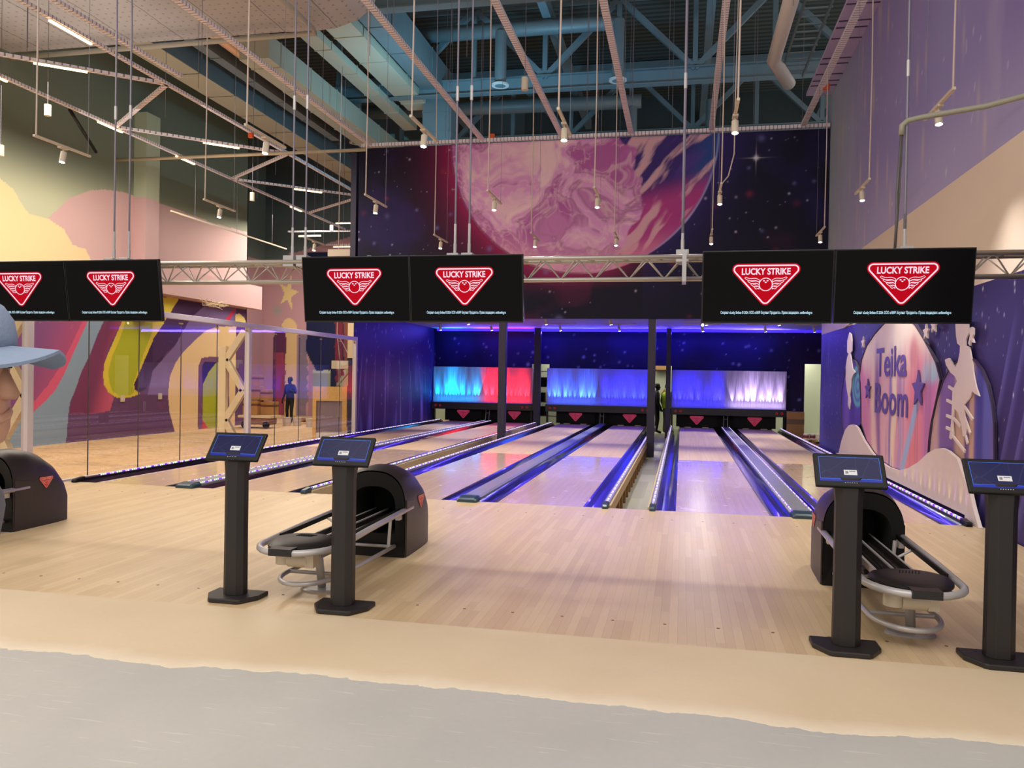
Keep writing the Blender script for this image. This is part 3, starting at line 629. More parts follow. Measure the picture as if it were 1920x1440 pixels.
def edging(x0, x1, label, led, board=0, endc=None, joists=0, led_y0=.14):
    """x0..x1 footprint; board: -1/+1 side that drops to the pit"""
    t = thing('gutter_edging', ((x0+x1)/2, 0, 0), label, 'gutter edging', 'outer edgings of the lane pairs'); h = (x1-x0)/2
    MB().box(-h, h, .08, 17.3, -.09, .045).build('rail', M_GUT if not board else M_CAP, t)
    MB().box(-h*.32, h*.32, led_y0, 17.3, .045, .06).build('led_strip', led, t)
    e = MB().loft([[(x*h*w, y, z) for x, z in ((-1, .001), (-1, zz*.7), (-.7, zz), (.7, zz), (1, zz*.7), (1, .001))] for y, w, zz in ((-.09, .85, .03), (-.07, 1.05, .05), (.1, 1.1, .068))]); e.build('end_cap', endc or M_CAPEND, t)
    if board:
        MB().box(board*h, board*(h+.025), .08, 17.3, -.12, .02).build('side_board', mat('side_board', (206, 180, 140), .6), t)
        for k in range(joists):
            y = .25+k*.62; MB().box(board*(h-.03), board*(h+.02), y, y+.13, -.349, -.12).build('joist', M_JOIST, t)
    return t
e0 = edging(PX[0][0]-GW-.075, PX[0][0]-GW-.002, 'black LED-lit gutter edging along the glass wall', M_LED[1], 0, M_BLACK, led_y0=.42)
edging(PX[1][1]+GW+.002, PX[1][1]+GW+.072, 'LED-lit edging with side board left of the left dark post', M_LED[0], 1, None, 18)
edging(PX[2][0]-GW-.072, PX[2][0]-GW-.002, 'LED-lit edging right of the left dark post', M_LED[1], -1, None, 0)
edging(PX[3][1]+GW+.002, PX[3][1]+GW+.072, 'LED-lit edging on timber joists, left side of the open gap', M_LED[2], 1, None, 22)
edging(PX[4][0]-GW-.072, PX[4][0]-GW-.002, 'LED-lit edging on the right side of the open gap', M_LED[1], -1, None, 22)
edging(PX[5][1]+GW+.002, PX[5][1]+GW+.075, 'LED-lit gutter edging at the foot of the painted wall', M_LED[2], 0, M_BLACK, led_y0=.15)
for k in range(16):                                                      # light of the strip's LEDs grazing up the wall panels
    y = .25+k*.20; spot((PX[5][1]+GW+.055, y, .07), (PX[5][1]+GW+.115, y, .6), 1.6, ((.5, .12, 1), (1, .75, .35))[k % 2], 42, .9, .006)

# ------------------------------------------------------------------ masking units with LED uplights
def flute_mat():
    k = NT('fluted_panel'); v, q = k.xyz(); n = k.noise(v, 1, 5, (26, 1, .9)); b = k.n('Bump'); b.inputs['Strength'].default_value = .75; b.inputs['Distance'].default_value = .03
    k.l(n, b.inputs['Height']); k.l(b.outputs[0], k.b.inputs['Normal']); k.b.inputs['Base Color'].default_value = lin((150, 144, 158))+(1,); k.b.inputs['Roughness'].default_value = .55; return k.m
M_FLUTE = flute_mat(); M_BEAM = mat('masking_beam', (34, 30, 34), .45); M_RING = mat('red_ring', (150, 24, 30), .5, emit=(200, 20, 30), es=.4)
LB = badge(.40)
UN = [(-8.43, -4.95, (.0, .42, 1), (1, .01, .02), 'lit turquoise and red, by the glass wall'), (-4.45, -.95, (.03, .12, 1), (.01, .02, 1), 'lit blue all along, in the middle'), (-.33, 3.24, (.01, .01, 1), (.72, .55, 1), 'lit deep blue and pinkish white, at the right')]
for ui, (xa, xb, ca, cb, d) in enumerate(UN):
    xc = (xa+xb)/2; h = (xb-xa)/2
    t = thing('masking_unit', (xc, 17.2, 0), 'wide lane masking panel '+d, 'masking unit', 'masking panels over the pins')
    MB().box(-h, h, .02, .2, .66, 1.87).build('panel', M_FLUTE, t)
    MB().box(-h-.02, h+.02, -.14, .2, .42, .655).build('lower_beam', M_BEAM, t, bevel=.01)
    for x in (-h+.14, -h+.30, h-.30, h-.14):
        a = MB().tube([(x+.03*math.cos(a), -.145, .54+.03*math.sin(a)) for a in [2*math.pi*k/16 for k in range(16)]], .007, 6, True); a.build('red_ring', M_RING, t)
    for s in (-1, 1): MB().box(s*h-(.05 if s > 0 else 0), s*h+(.05 if s < 0 else 0), 0, .12, .05, .42).build('leg', M_BLACK, t)
    for s, c in ((-1, ca), (1, cb)):
        n = 17; col = c
        for k in range(n):
            x = xc+s*h*(.06+.90*(k+.5)/n); e = random.choice((.35, .7, 1.0, 1.3, 2.0))
            spot((x, 17.2-.045, .665), (x+random.uniform(-.12, .12), 17.2+.04, 1.85), 340*e*(1 if ui != 2 or s < 0 else .55)*(1.0 if c[0] < .5 or c[1] > .3 else 1.4), col, 25, .9, .004)
        area((xc+s*h*.5, 17.05, .68), (xc+s*h*.5, 17.22, 1.45), h*.92, .02, 9*(1.6 if c[0] > .5 and c[1] < .1 else 1), col)
    MB().box(-h*.985, h*.985, -.10, -.03, .655, .663).build('led_strip', mat('led_unit', (40, 40, 60), emit=(90, 90, 255), es=.6), t)
    # pin curtains, each with a winged badge, and the chrome ball lift rails between
    for j in (0, 1):
        L = PX[ui*2+j]; cx = (L[0]+L[1])/2
        c = MB().box(L[0]-.12, L[1]+.12, 17.345, 17.40, .03, .42).build('pin_curtain', M_VOID); tag(c, 'black pin curtain with triangular badge, end of the '+LN[ui*2+j].split(',')[0], 'curtain', 'curtains at the lane ends')
        b = LB; mb = MB(); mb.v = list(b.v); mb.f = list(b.f); mb.mi = list(b.mi); o = mb.build('badge', [M_RED_D, M_WHT_D], c); o.location = (cx, 17.34, .385)
        for s in (-1, 1): tag(MB().box(cx+s*.28-.1, cx+s*.28+.1, 17.22, 17.26, .002, .03).build('pin_table_pad', M_CREAM), 'small cream pad, %s side, at the end of the %s' % ('left' if s < 0 else 'right', LN[ui*2+j].split(',')[0]), 'pad', 'pads at the pin end') if ui > 0 else None
    mid = (PX[ui*2][1]+PX[ui*2+1][0])/2
    t2 = thing('ball_lift_rails', (mid, 17.18, .05), 'slim chrome rail pair at the far end, between the %s' % ('lanes by the glass wall', 'middle lanes', 'lanes by the painted wall')[ui], 'rails', 'chrome ball lift rails')
    for s in (-1, 1): MB().tube([(s*.06, -.05, 0), (s*.06, .03, .42)], .009, 8).build('rail', M_SILVER, t2)
    MB().tube([(-.06, 0, .26), (.06, 0, .26)], .006, 6).build('crossbar', M_SILVER, t2)
    o = MB().box(PX[ui*2][0]-.02, PX[ui*2+1][1]+.02, 17.52, 19.0, -.3, 1.7).build('pinsetter_housing', M_VOID); tag(o, 'black pinsetter housing behind the panel '+d, 'machine', 'pinsetter machines')

o = MB().box(-8.3, 4.5, 17.11, 17.16, 3.1, 3.18).build('led_strip', mat('blue_strip', (40, 40, 90), .4, emit=(50, 30, 255), es=2.0)); tag(o, 'blue LED strip along the head of the bay back wall', 'LED strip')
# dark posts
def post(x, y, wd, z1, label):
    o = MB().box(x-wd/2, x+wd/2, y-.09, y+.09, -.35, z1).build('support_post', mat('post_paint', (46, 40, 66), .5), bevel=.006); tag(o, label, 'post')
post(-4.48, 10.42, .19, 3.03, 'dark square steel post between second and third lanes')
post(-.74, 10.42, .185, 3.03, 'dark square steel post beside the open gap between the lanes')
post(-4.74, 17.0, .22, 3.2, 'blue-lit post against the back wall, between left and middle masking panels')
post(-.44, 17.0, .15, 3.2, 'blue-lit post against the back wall beside the narrow doorway with workers')

# ------------------------------------------------------------------ track spotlights
def make_spot(tall=3.01, xdir=False, en=60):
    t = thing('track_spotlight', (0, 0, 0), '', 'spotlight', 'spotlights hung over the lanes')
    MB().box(-.017, .017, -.5, .5, -.015, .015).build('track', M_CREAM, t, bevel=.003)
    MB().box(-.03, .03, -.07, .07, -.035, -.015).cyl((0, 0, -.03), (0, 0, -.085), .009, n=8).build('bracket', M_CREAM, t)
    a = MB().cyl((0, .012, -.075), (0, -.02, -.215), .038, n=20); a.build('lamp_head', M_CREAM, t, smooth=40)
    MB().cyl((0, -.0195, -.212), (0, -.0205, -.217), .033, n=20).build('lens', M_LENS, t)
    if tall:
        MB().tube([(0, -.46, 0), (.01, -.46, tall*.5), (0, -.46, tall)], .010, 8).build('power_cable', M_FLEX, t)
        MB().tube([(0, .46, 0), (0, .46, tall)], .003, 6).build('suspension_wire', M_WIRE, t)
    return t
cols = [(-8.05, 'at the glass wall'), (-5.13, 'over the second lane'), (-3.07, 'over the third lane'), (-1.38, 'over the fourth lane'), (.52, 'over the fifth lane'), (2.59, 'over the rightmost lane')]
proto = None
for ci, (x, cn) in enumerate(cols):
    for ri, (y, rn) in enumerate(((-.5, 'nearest row'), (3.22, 'middle row'), (7.0, 'row at the planet wall'))):
        lb = 'white spotlight on a short hanging track %s, %s' % (cn, rn)
        if proto is None: proto = make_spot(); o = proto; o.location = (x, y, 4.5); o['label'] = lb
        else: o = copy_tree(proto, (x, y, 4.5), lb)
        spot((x, y-.025, 4.27), (x+.02, y-.35 if ri else y-.5, 0), (230, 300, 260)[ri], (1, .96, .9), 84, .9, .04)
P2 = make_spot(0)
n = 0
for x, y, d in [(-7.33, 14.3, 'far row, by the ray-painted side wall'), (-5.7, 11.5, 'near row, above the second lane'), (-5.71, 14.3, 'far row, left of the left post'), (-3.57, 11.5, 'near row, above the third lane'), (-3.6, 14.3, 'far row, above the third lane'), (-1.86, 11.5, 'near row, above the fourth lane'), (-1.85, 14.3, 'far row, above the fourth lane'), (.54, 14.3, 'far row, above the fifth lane'), (.56, 11.5, 'near row, above the fifth lane'), (2.28, 14.3, 'far row, above the sixth lane'), (2.33, 11.5, 'near row, above the sixth lane'), (3.6, 14.3, 'far row, at the right corner of the bay')]:
    lb = 'small white bay-ceiling spotlight, '+d
    if n == 0: o = P2; o.location = (x, y, 3.17); o.rotation_euler = (0, 0, R(90)); o['label'] = lb; o['group'] = 'spotlights under the bay ceiling'
    else: o = copy_tree(P2, (x, y, 3.17), lb, 'spotlights under the bay ceiling', R(90))
    spot((x+.02, y, 2.94), (x, y-.35, 0), 190, (1, .95, .87), 62, .55, .03); n += 1
# the bright one that faces the camera
t = copy_tree(P2, (.50, 13.2, 3.17), 'glaring spotlight turned to the viewer under the bay ceiling', 'spotlights under the bay ceiling', R(90))
for ch in t.children:
    if ch.name.startswith(('lamp_head', 'lens')):
        q3 = Matrix.Rotation(R(80), 3, 'Y'); pv = Vector((0, 0, -.085)); ch.rotation_euler = q3.to_euler(); ch.location = pv-q3 @ pv
spot((.5, 12.95, 3.05), (.3, -6, .4), 55, (1, .95, .82), 60, .8, .03)

# ------------------------------------------------------------------ cable trays, zigzag light frame, pipes
def tray(x, y0, y1, d):
    o = MB().box(x-.06, x+.06, y0, y1, 7.5, 7.56).build('cable_tray', M_TRAY); tag(o, 'perforated white cable tray running over '+d, 'cable tray', 'long ceiling trays')
for x, d in ((-8.06, 'the glass wall'), (-5.05, 'the second lane'), (-3.02, 'the third lane'), (-1.33, 'the fourth lane'), (.57, 'the fifth lane'), (2.65, 'the rightmost lane')): tray(x, -6, 10.3, d)
o = MB().box(-8.3, 3.26, 10.16, 10.26, 7.48, 7.56).build('cable_tray', M_TRAYX); tag(o, 'perforated cross tray along the top of the planet mural wall', 'cable tray')
o = MB().tube([(-15.3, 6.2, 8.7), (-7.66, 6.1, 8.7), (-7.62, 5.9, 8.7), (-7.62, -3, 8.7)], .055, 12).build('pipe', mat('pipe_grey', (176, 172, 164), .5), smooth=True); tag(o, 'round pale pipe with one bend below the quilted ceiling', 'pipe')
o = MB().tube([(-16.05, 10.2, 7.42), (-8.2, 10.24, 7.42)], .045, 10).build('pipe', mat('pipe_beige', (196, 182, 156), .5), smooth=True); tag(o, 'beige pipe running left from the top of the mural wall', 'pipe')
o = MB().tube([(-13.76, 6.3, 7.46), (-15.5, 9.3, 7.40)], .04, 8).build('pipe', M_BLACK, smooth=True); tag(o, 'black slanting pipe stub at the far left of the light frame', 'pipe')
NB = [(-10.55, 5.25), (-10.55, 10.55), (-10.55, 15.8)]; NC = [(-13.67, 2.5), (-13.67, 7.7), (-13.67, 12.95), (-13.67, 18.2)]
fr = thing('light_frame', (-12, 8, 7.5), 'perforated frame of two long rails with zigzag arms over the side hall', 'light frame')
def fbar(a, b, nm='rail'): MB().bar((a[0]+12, a[1]-8, 0), (b[0]+12, b[1]-8, 0), .09, .06).build(nm, M_TRAY, fr)
fbar((-10.55, -4), (-10.55, 16.2)); fbar((-13.67, -2), (-13.67, 21.5)); fbar((-10.0, -4), (-10.0, 4.9))
for i, b in enumerate(NB): fbar(NC[i], b, 'arm'); fbar(b, NC[i+1], 'arm')
def linlamp(a, b, z, d):
    a = Vector((a[0], a[1], z)); b = Vector((b[0], b[1], z)); c = (a+b)/2
    t = thing('linear_lamp', c, d, 'linear lamp', 'warm linear lamps over the side hall')
    MB().bar(a-c+Vector((0, 0, .02)), b-c+Vector((0, 0, .02)), .05, .03).build('housing', M_WHITE, t)
    MB().bar(a-c-Vector((0, 0, .012)), b-c-Vector((0, 0, .012)), .045, .03).build('diffuser', M_OLED, t)
    if z < 7.4: MB().tube([(.2, 0, 0), (.2, 0, 13.1-z)], .005, 6).build('wire', M_WIRE, t)
for a, b, d in [((-10.56, 2.06), (-10.56, 3.05), 'top left of the frame, the largest and highest'), ((-12.33, 3.66), (-11.62, 4.25), 'on the first arm of the zigzag'), ((-13.67, 3.4), (-13.67, 4.44), 'cut by the left edge of the view'), ((-13.67, 7.1), (-13.67, 7.95), 'on the wall-side rail, beside the first V of the zigzag'), ((-12.16, 9.07), (-11.5, 9.68), 'on the second rising arm'), ((-13.67, 10.15), (-13.67, 11.0), 'on the wall-side rail, left of the hanging track with unlit end'), ((-12.25, 14.25), (-11.58, 14.86), 'on the third rising arm'), ((-13.67, 16.8), (-13.67, 17.65), 'on the far part of the wall-side rail')]:
    linlamp(a, b, 7.45, 'glowing warm linear lamp '+d)
for a, b, z, d in [((-15.15, 20.4), (-14.2, 20.4), 7.05, 'third from the back, under a cross bar'), ((-12.8, 18.7), (-11.98, 18.75), 7.2, 'nearest the purple wall edge, upper'), ((-15.0, 23.4), (-14.1, 23.4), 7.1, 'farthest back, just above the cream box')]: linlamp(a, b, z, 'glowing warm linear lamp hung level, '+d)
for a, b, z, d in [((-15.5, 20.2), (-10, 20.4), 7.2, 'upper'), ((-15.4, 23.5), (-9.5, 23.5), 7.2, 'lower')]:
    o = MB().bar((a[0], a[1], z), (b[0], b[1], z), .09, .06).build('cross_bar', M_TRAYX); tag(o, d+' level cross bar of the far lamps', 'bar'); [MB().tube([(a[0]+w_*(b[0]-a[0]), a[1]+.1*w_, z), (a[0]+w_*(b[0]-a[0]), a[1]+.1*w_, 13.095)], .006, 6).build('wire', M_WIRE, o) for w_ in (.2, .8)]
# unlit hanging track strip in front of the mauve wall
t = thing('hanging_track', (-13.5, 13, 5.85), 'long thin white track without lamps hanging before the mauve wall', 'track')
MB().box(-.02, .02, -3.3, 3.2, -.02, .02).build('track', M_CREAM, t)
for y in (-2.2, 0, 2.2): MB().tube([(0, y, 0), (0, y, 1.65)], .006, 6).build('suspension_wire', M_WIRE, t)
for x, y, z, d, zt in [(-12.3, 4, 6.64, 'in the upper left, under the light frame', 9.0), (-13.4, 4.02, 5.9, 'cut by the left edge of the view', 9.0), (-11.4, 10.2, 6.28, 'above the mauve hill, left of the lamps', 13.1), (-12.7, 18.1, 6.9, 'lit cream by the far lamps', 13.1), (-2.83, 4.4, 6.76, 'alone between the trays above the third lane', 13.1)]:
    t = thing('pendant_cylinder', (x, y, z), 'pale hanging cylinder '+d, 'pendant', 'pale hanging cylinders')
    MB().cyl((0, 0, -.11), (0, 0, .11), .062, n=24).build('body', M_CREAM, t, smooth=40); MB().tube([(0, 0, .1), (0, 0, zt-z)], .005, 6).build('wire', M_WIRE, t)
# steel suspension wires of the screens truss
for i, (x, d) in enumerate([(-6.30, 'left of the pair'), (-6.11, 'right of the pair'), (-4.12, 'left of the pair'), (-3.97, 'right of the pair'), (-2.31, 'left of the pair'), (-2.16, 'right of the pair'), (-.02, 'single, double stranded'), (1.98, 'single, beside the grey conduit')]):
    where = 'over the leftmost screens' if i < 2 else 'over the left edge of the middle screens' if i < 4 else 'over the right middle screen' if i < 6 else 'over the bare truss' if i == 6 else 'over the right screens'
    t = thing('suspension_cable', (x, -1.74, 2.78), 'vertical steel cable %s, %s' % (where, d), 'cable', 'steel cables carrying the screen truss')
    MB().tube([(0, 0, .2), (0, 0, 7)], .010 if i < 6 else .014, 8).build('strand', M_WIRE, t)
    MB().cyl((0, 0, .08), (0, 0, .34), .014, n=8).build('turnbuckle', M_SILVER, t); MB().cyl((0, 0, 1.6), (0, 0, 1.75), .016, n=8).build('coupling', M_SILVER, t)
    MB().box(-.06, .06, -.1, .14, -.09, .03).cyl((0, 0, .0), (0, 0, .14), .018, n=8).build('clamp', M_SILVER, t, bevel=.006)
hr = random.Random(3); hp = None
for i in range(46):
    x = hr.choice([-14.5, -12.2, -11.2, -10.2, -9.2, -8.06, -6.6, -5.9, -5.05, -4.1, -3.02, -2.2, -1.33, -.4, .57, 1.6, 2.65])+hr.uniform(-.1, .1); y = hr.uniform(3, 16)
    if y > 10.2: y = 10 if x > -8.6 else y
    if hp is None:
        hp = MB().tube([(0, 0, 0), (0, 0, 5.56)], .0055, 6).build('hanger_rod', M_WIRE); tag(hp, 'thin vertical hanger rod between trays and roof', 'rod', 'thin hanger rods under the roof'); o = hp
    else: o = hp.copy(); C.objects.link(o)
    o.location = (x, y, 7.56)

# ------------------------------------------------------------------ roof trusses and ducts
for y, nm in ((8.45, 'nearest'), (14.35, 'middle'), (20.2, 'farthest')):
    t = thing('roof_truss', (-4, y, 10.15), 'grey-blue steel roof truss with diagonals, '+nm, 'roof truss', 'steel trusses across the roof')
    x0, x1 = -9.5, 11
    MB().box(x0, x1, -.15, .15, 0, .03).box(x0, x1, -.01, .01, .03, .42).box(x0, x1, -.15, .15, .42, .45).build('bottom_chord', M_ROOFST, t)
    MB().box(x0, x1, -.15, .15, 2.55, 2.9).build('top_chord', M_ROOFST, t)
    k = 0; x = -6.8
    while x < 10.8:
        MB().bar((x, 0, .4), (x, 0, 2.6), .14, .14).build('upright', M_ROOFST, t)
        MB().bar((x, 0, .4) if k % 2 else (x, 0, 2.6), (x+2.2, 0, 2.6) if k % 2 else (x+2.2, 0, .4), .16, .16, up=(0, 1, 0)).build('diagonal', M_ROOFST, t); x += 2.2; k += 1
for x in (-9.0, -4.0, .6, 5.0):
    o = MB().box(x-.12, x+.12, 0, 24, 11.9, 12.3).build('roof_purlin', M_ROOFST); tag(o, 'long dark steel purlin under the roof deck over %s' % {-9.0: 'the side duct', -4.0: 'the third lane', .6: 'the fifth lane', 5.0: 'the right wall'}[x], 'purlin', 'purlins under the roof deck')
def duct(name, x0, x1, y0, y1, z0, z1, m, lb, cat='duct'):
    f = MB().box(x0, x1, y0, y1, z0, z1); y = y0+.6
    while y < y1: f.box(x0-.02, x1+.02, y, y+.035, z0-.02, z1+.02); y += 1.7
    o = f.build(name, m); tag(o, lb, cat, 'ducts and beams under the roof'); return o
duct('air_duct', -8.06, -7.38, 5.8, 15.2, 10.4, 11.2, M_DUCTB, 'broad rectangular duct with a bright cyan-lit underside')
duct('air_duct', -8.92, -8.14, 5.8, 15.6, 10.2, 10.45, M_DUCT, 'pale flat duct hugging the cyan-lit duct')
duct('steel_beam', -9.55, -9.1, 6.0, 17, 10.0, 10.2, M_DUCT, 'pale flat beam above the side hall')
duct('air_duct', -13.2, -12.4, 6.9, 22, 9.3, 9.85, M_DUCTB, 'long grey-blue duct over the side hall with pale underside')
MB().box(-13.22, -12.38, 6.9, 22, 9.28, 9.3).build('lit_underside', M_DUCT, bpy.data.objects['air_duct.002'])  # pale sheet stands for warm light on the duct's underside
duct('steel_beam', -12.0, -11.7, 6.8, 16.5, 9.6, 9.9, M_DUCTB, 'narrow beam beside the long side hall duct')
duct('air_duct', -10.9, -10.1, 8.6, 18.9, 9.3, 9.9, M_DUCT, 'pale duct ending bluntly above the hanging spotlights')
o = MB().tube([(-11.3, 6.9, 9.9), (-11.3, 16.5, 9.9)], .24, 16).build('foil_duct', mat('foil', (200, 158, 132), .35, .5, bump=.6, bscale=6), smooth=True); tag(o, 'crinkled copper-toned foil duct above the side hall', 'duct')
f = MB().box(-8.24, -7.3, 15.0, 15.7, 7.6, 10.9)
for z in (8.2, 8.9, 9.3, 9.9): f.box(-8.26, -7.28, 14.98, 15.72, z, z+.04)
o = f.build('air_duct', M_DUCTB); tag(o, 'upright pale duct dropping behind the mural wall', 'duct')
def rduct(pts, r, lb, drops):
    o = MB().tube(pts, r, 18).build('round_duct', M_DUCTB, smooth=True); tag(o, lb, 'duct', 'round ducts under the roof')
    for x, y, z0, z1 in drops:
        MB().cyl((x, y, z0), (x, y, z1), .17, n=18).build('drop', M_DUCTB, o, smooth=40)
        MB().cyl((x, y, z0-.02), (x, y, z0+.03), .25, n=24).cyl((x, y, z0-.021), (x, y, z0-.02), .16, n=20, mi=1).build('diffuser', [M_WHITE, M_ROOFST], o)
rduct([(-8.2, 13.5, 11.7), (-2.3, 13.5, 11.7), (-1.96, 13.5, 11.6)], .22, 'round air duct across the roof nearer the viewer', [(-5.35, 13.4, 10.05, 11.6), (-1.94, 13.4, 10.0, 11.7)])
rduct([(-12.4, 19.4, 11.5), (-1.6, 19.4, 11.4)], .25, 'round air duct across the roof farther back', [(-11.65, 17.8, 9.9, 11.4), (-1.9, 19.4, 9.6, 11.4), (.8, 19.4, 9.4, 11.3)])
rduct([(-12.86, 9.9, 11.0), (-9.0, 9.9, 11.0)], .2, 'short round duct with outlet over the side hall', [(-12.86, 9.98, 9.9, 11.0)])
o = MB().tube([(1.85, 5.0, 8.65), (1.85, 9.0, 8.65), (2.3, 10.0, 8.45)], .15, 14).build('round_duct', M_WHITE, smooth=True); tag(o, 'white round duct above the right-hand tray', 'duct')
o = MB()
for i in range(14): o.box(2.12, 2.68, 5.2+i*.36, 5.24+i*.36, 8.7, 8.73)
o.box(2.1, 2.14, 5, 10.2, 8.66, 8.72).box(2.6, 2.64, 5, 10.2, 8.66, 8.72); o = o.build('cable_ladder', M_ROOFST); tag(o, 'dark cable ladder beside the white round duct', 'cable ladder')
for x, y, z, d in ((-4.8, 10.2, 7.55, 'on the cross tray above the planet'), (2.74, 7.6, 7.46, 'on the rightmost tray'), (-10.55, 8.6, 7.36, 'under the light frame')):
    o = MB().box(x-.06, x+.06, y-.04, y+.04, z, z+.12).build('junction_box', M_ORANGE, bevel=.008); tag(o, 'small orange junction box '+d, 'junction box', 'orange junction boxes')
o = MB().tube([(1.93, -1.75, 3.84), (1.935, -1.75, 3.93), (1.98, -1.75, 3.97), (2.08, -1.76, 3.99), (2.25, -1.78, 4.01), (2.6, -1.85, 4.04), (2.95, -1.95, 4.10), (3.24, -2.0, 4.18)], .026, 10).build('conduit', mat('grey_conduit', (150, 146, 128), .5), smooth=True); tag(o, 'thick grey corrugated conduit curving to the right wall', 'conduit')
o = MB().tube([(1.93, -1.75, 3.86), (1.90, -1.76, 3.3), (1.905, -1.76, 3.1), (1.885, -1.78, 2.74)], .012, 8).tube([(1.94, -1.75, 3.86), (1.925, -1.74, 3.3), (1.89, -1.78, 2.74)], .009, 8).build('cable_bundle', mat('cable_grey', (90, 86, 84), .5), smooth=True); tag(o, 'grey cables dropping from the conduit to the right screens', 'cable')
o = MB().tube([(.72, 2.8, 7.5), (.70, 2.8, 5.6), (.70, 2.8, 4.95), (.62, 2.8, 4.62), (.52, 2.8, 4.5)], .009, 8).build('loose_cable', M_FLEX, smooth=True); tag(o, 'loose pale cable with a curled end near the planet edge', 'cable')
# ------------------------------------------------------------------ screens and their truss
t = thing('aluminium_truss', (0, -1.72, 2.65), 'three-chord silver truss carrying the screens, wall to wall', 'truss')
XL, XR = -9.3, 3.24
for y, z in ((.11, .09), (-.11, .09), (0, -.11)): MB().tube([(XL, y, z), (XR, y, z)], .024, 12).build('chord', M_STEEL, t, smooth=True)
b = MB(); x = XL+.1; k = 0
while x < XR-.3:
    for y in (.11, -.11): b.tube([(x, y, .09), (x+.17, 0, -.11)], .008, 6); b.tube([(x+.17, 0, -.11), (x+.34, y, .09)], .008, 6)
    b.tube([(x, -.11, .09), (x+.17, .11, .09)], .007, 6); x += .34; k += 1
b.build('lattice', M_STEEL, t)
for x in (-5.9, -3.2, .0, 1.9): MB().box(x-.02, x+.02, -.14, .14, -.15, .14).build('bracket', M_SILVER, t)
CAP = text_mesh('Скоринг «Lucky Strike» © 2024. ООО «АМФ Боулинг Продактс». Права защищены. amfbowling.ru', .1, .0022, .80, sx=.36)
TB = badge(.53, .0012)
def screen(x, d):
    t = thing('tv_screen', (x, -2.1, 2.415), d, 'screen', 'black screens with the red badge'); t.rotation_euler = (R(8), 0, 0)
    hw, hh = .572, .33
    MB().box(-hw, hw, -.01, .035, -hh, hh).box(-.25, .25, .035, .08, -.2, .2).build('casing', M_TVC, t, bevel=.004)
    MB().box(-hw+.012, hw-.012, -.014, -.009, -hh+.016, hh-.012).build('display', M_TVS, t)
    m = MB(); m.v = list(TB.v); m.f = list(TB.f); m.mi = list(TB.mi); o = m.build('badge', [M_RED_E, M_WHT_E], t); o.location = (-.01, -.0165, .212)
    MB().add([(v[0], -.0165, v[1]-.232) for v in CAP[0]], CAP[1]).build('caption', M_TXT_E, t)
    MB().box(-.03, .03, .07, .36, .1, .16).build('mounting_arm', M_BLACK, t)
for x, d in ((-7.17, 'half cut by the left edge of the view'), (-6.02, 'second from the left, over the glass wall'), (-3.235, 'left one of the middle pair'), (-2.09, 'right one of the middle pair'), (.735, 'left one of the right pair'), (1.885, 'rightmost, before the painted wall')):
    screen(x, 'black hanging screen with red winged-ball badge, '+d)

# ------------------------------------------------------------------ scoring kiosks
def screen_mat():
    k = NT('kiosk_display'); v, q = k.xyz(); b = k.math('LESS_THAN', q[1], -.062); w3 = k.n('TexVoronoi'); w3.feature = 'DISTANCE_TO_EDGE'; w3.inputs['Scale'].default_value = 7; k.l(v, w3.inputs['Vector'])
    base = k.mix(k.math('MULTIPLY', k.math('LESS_THAN', w3.outputs['Distance'], .012), .25), (16, 20, 66), (60, 70, 120)); c = k.mix(b, base, (22, 40, 168))
    k.b.inputs['Base Color'].default_value = (.01, .01, .02, 1); k.b.inputs['Roughness'].default_value = .15; k.l(c, k.b.inputs['Emission Color']); k.b.inputs['Emission Strength'].default_value = .75; return k.m
M_KD = screen_mat(); M_KL = mat('kiosk_line_lit', (20, 40, 80), emit=(40, 110, 230), es=1.0); M_KP = mat('kiosk_pink_lit', (60, 20, 60), emit=(160, 80, 200), es=.9); M_KW = mat('kiosk_dialog_lit', (120, 120, 120), emit=(186, 180, 178), es=.95); M_KG = mat('kiosk_grey_lit', (60, 60, 60), emit=(120, 116, 116), es=.9)
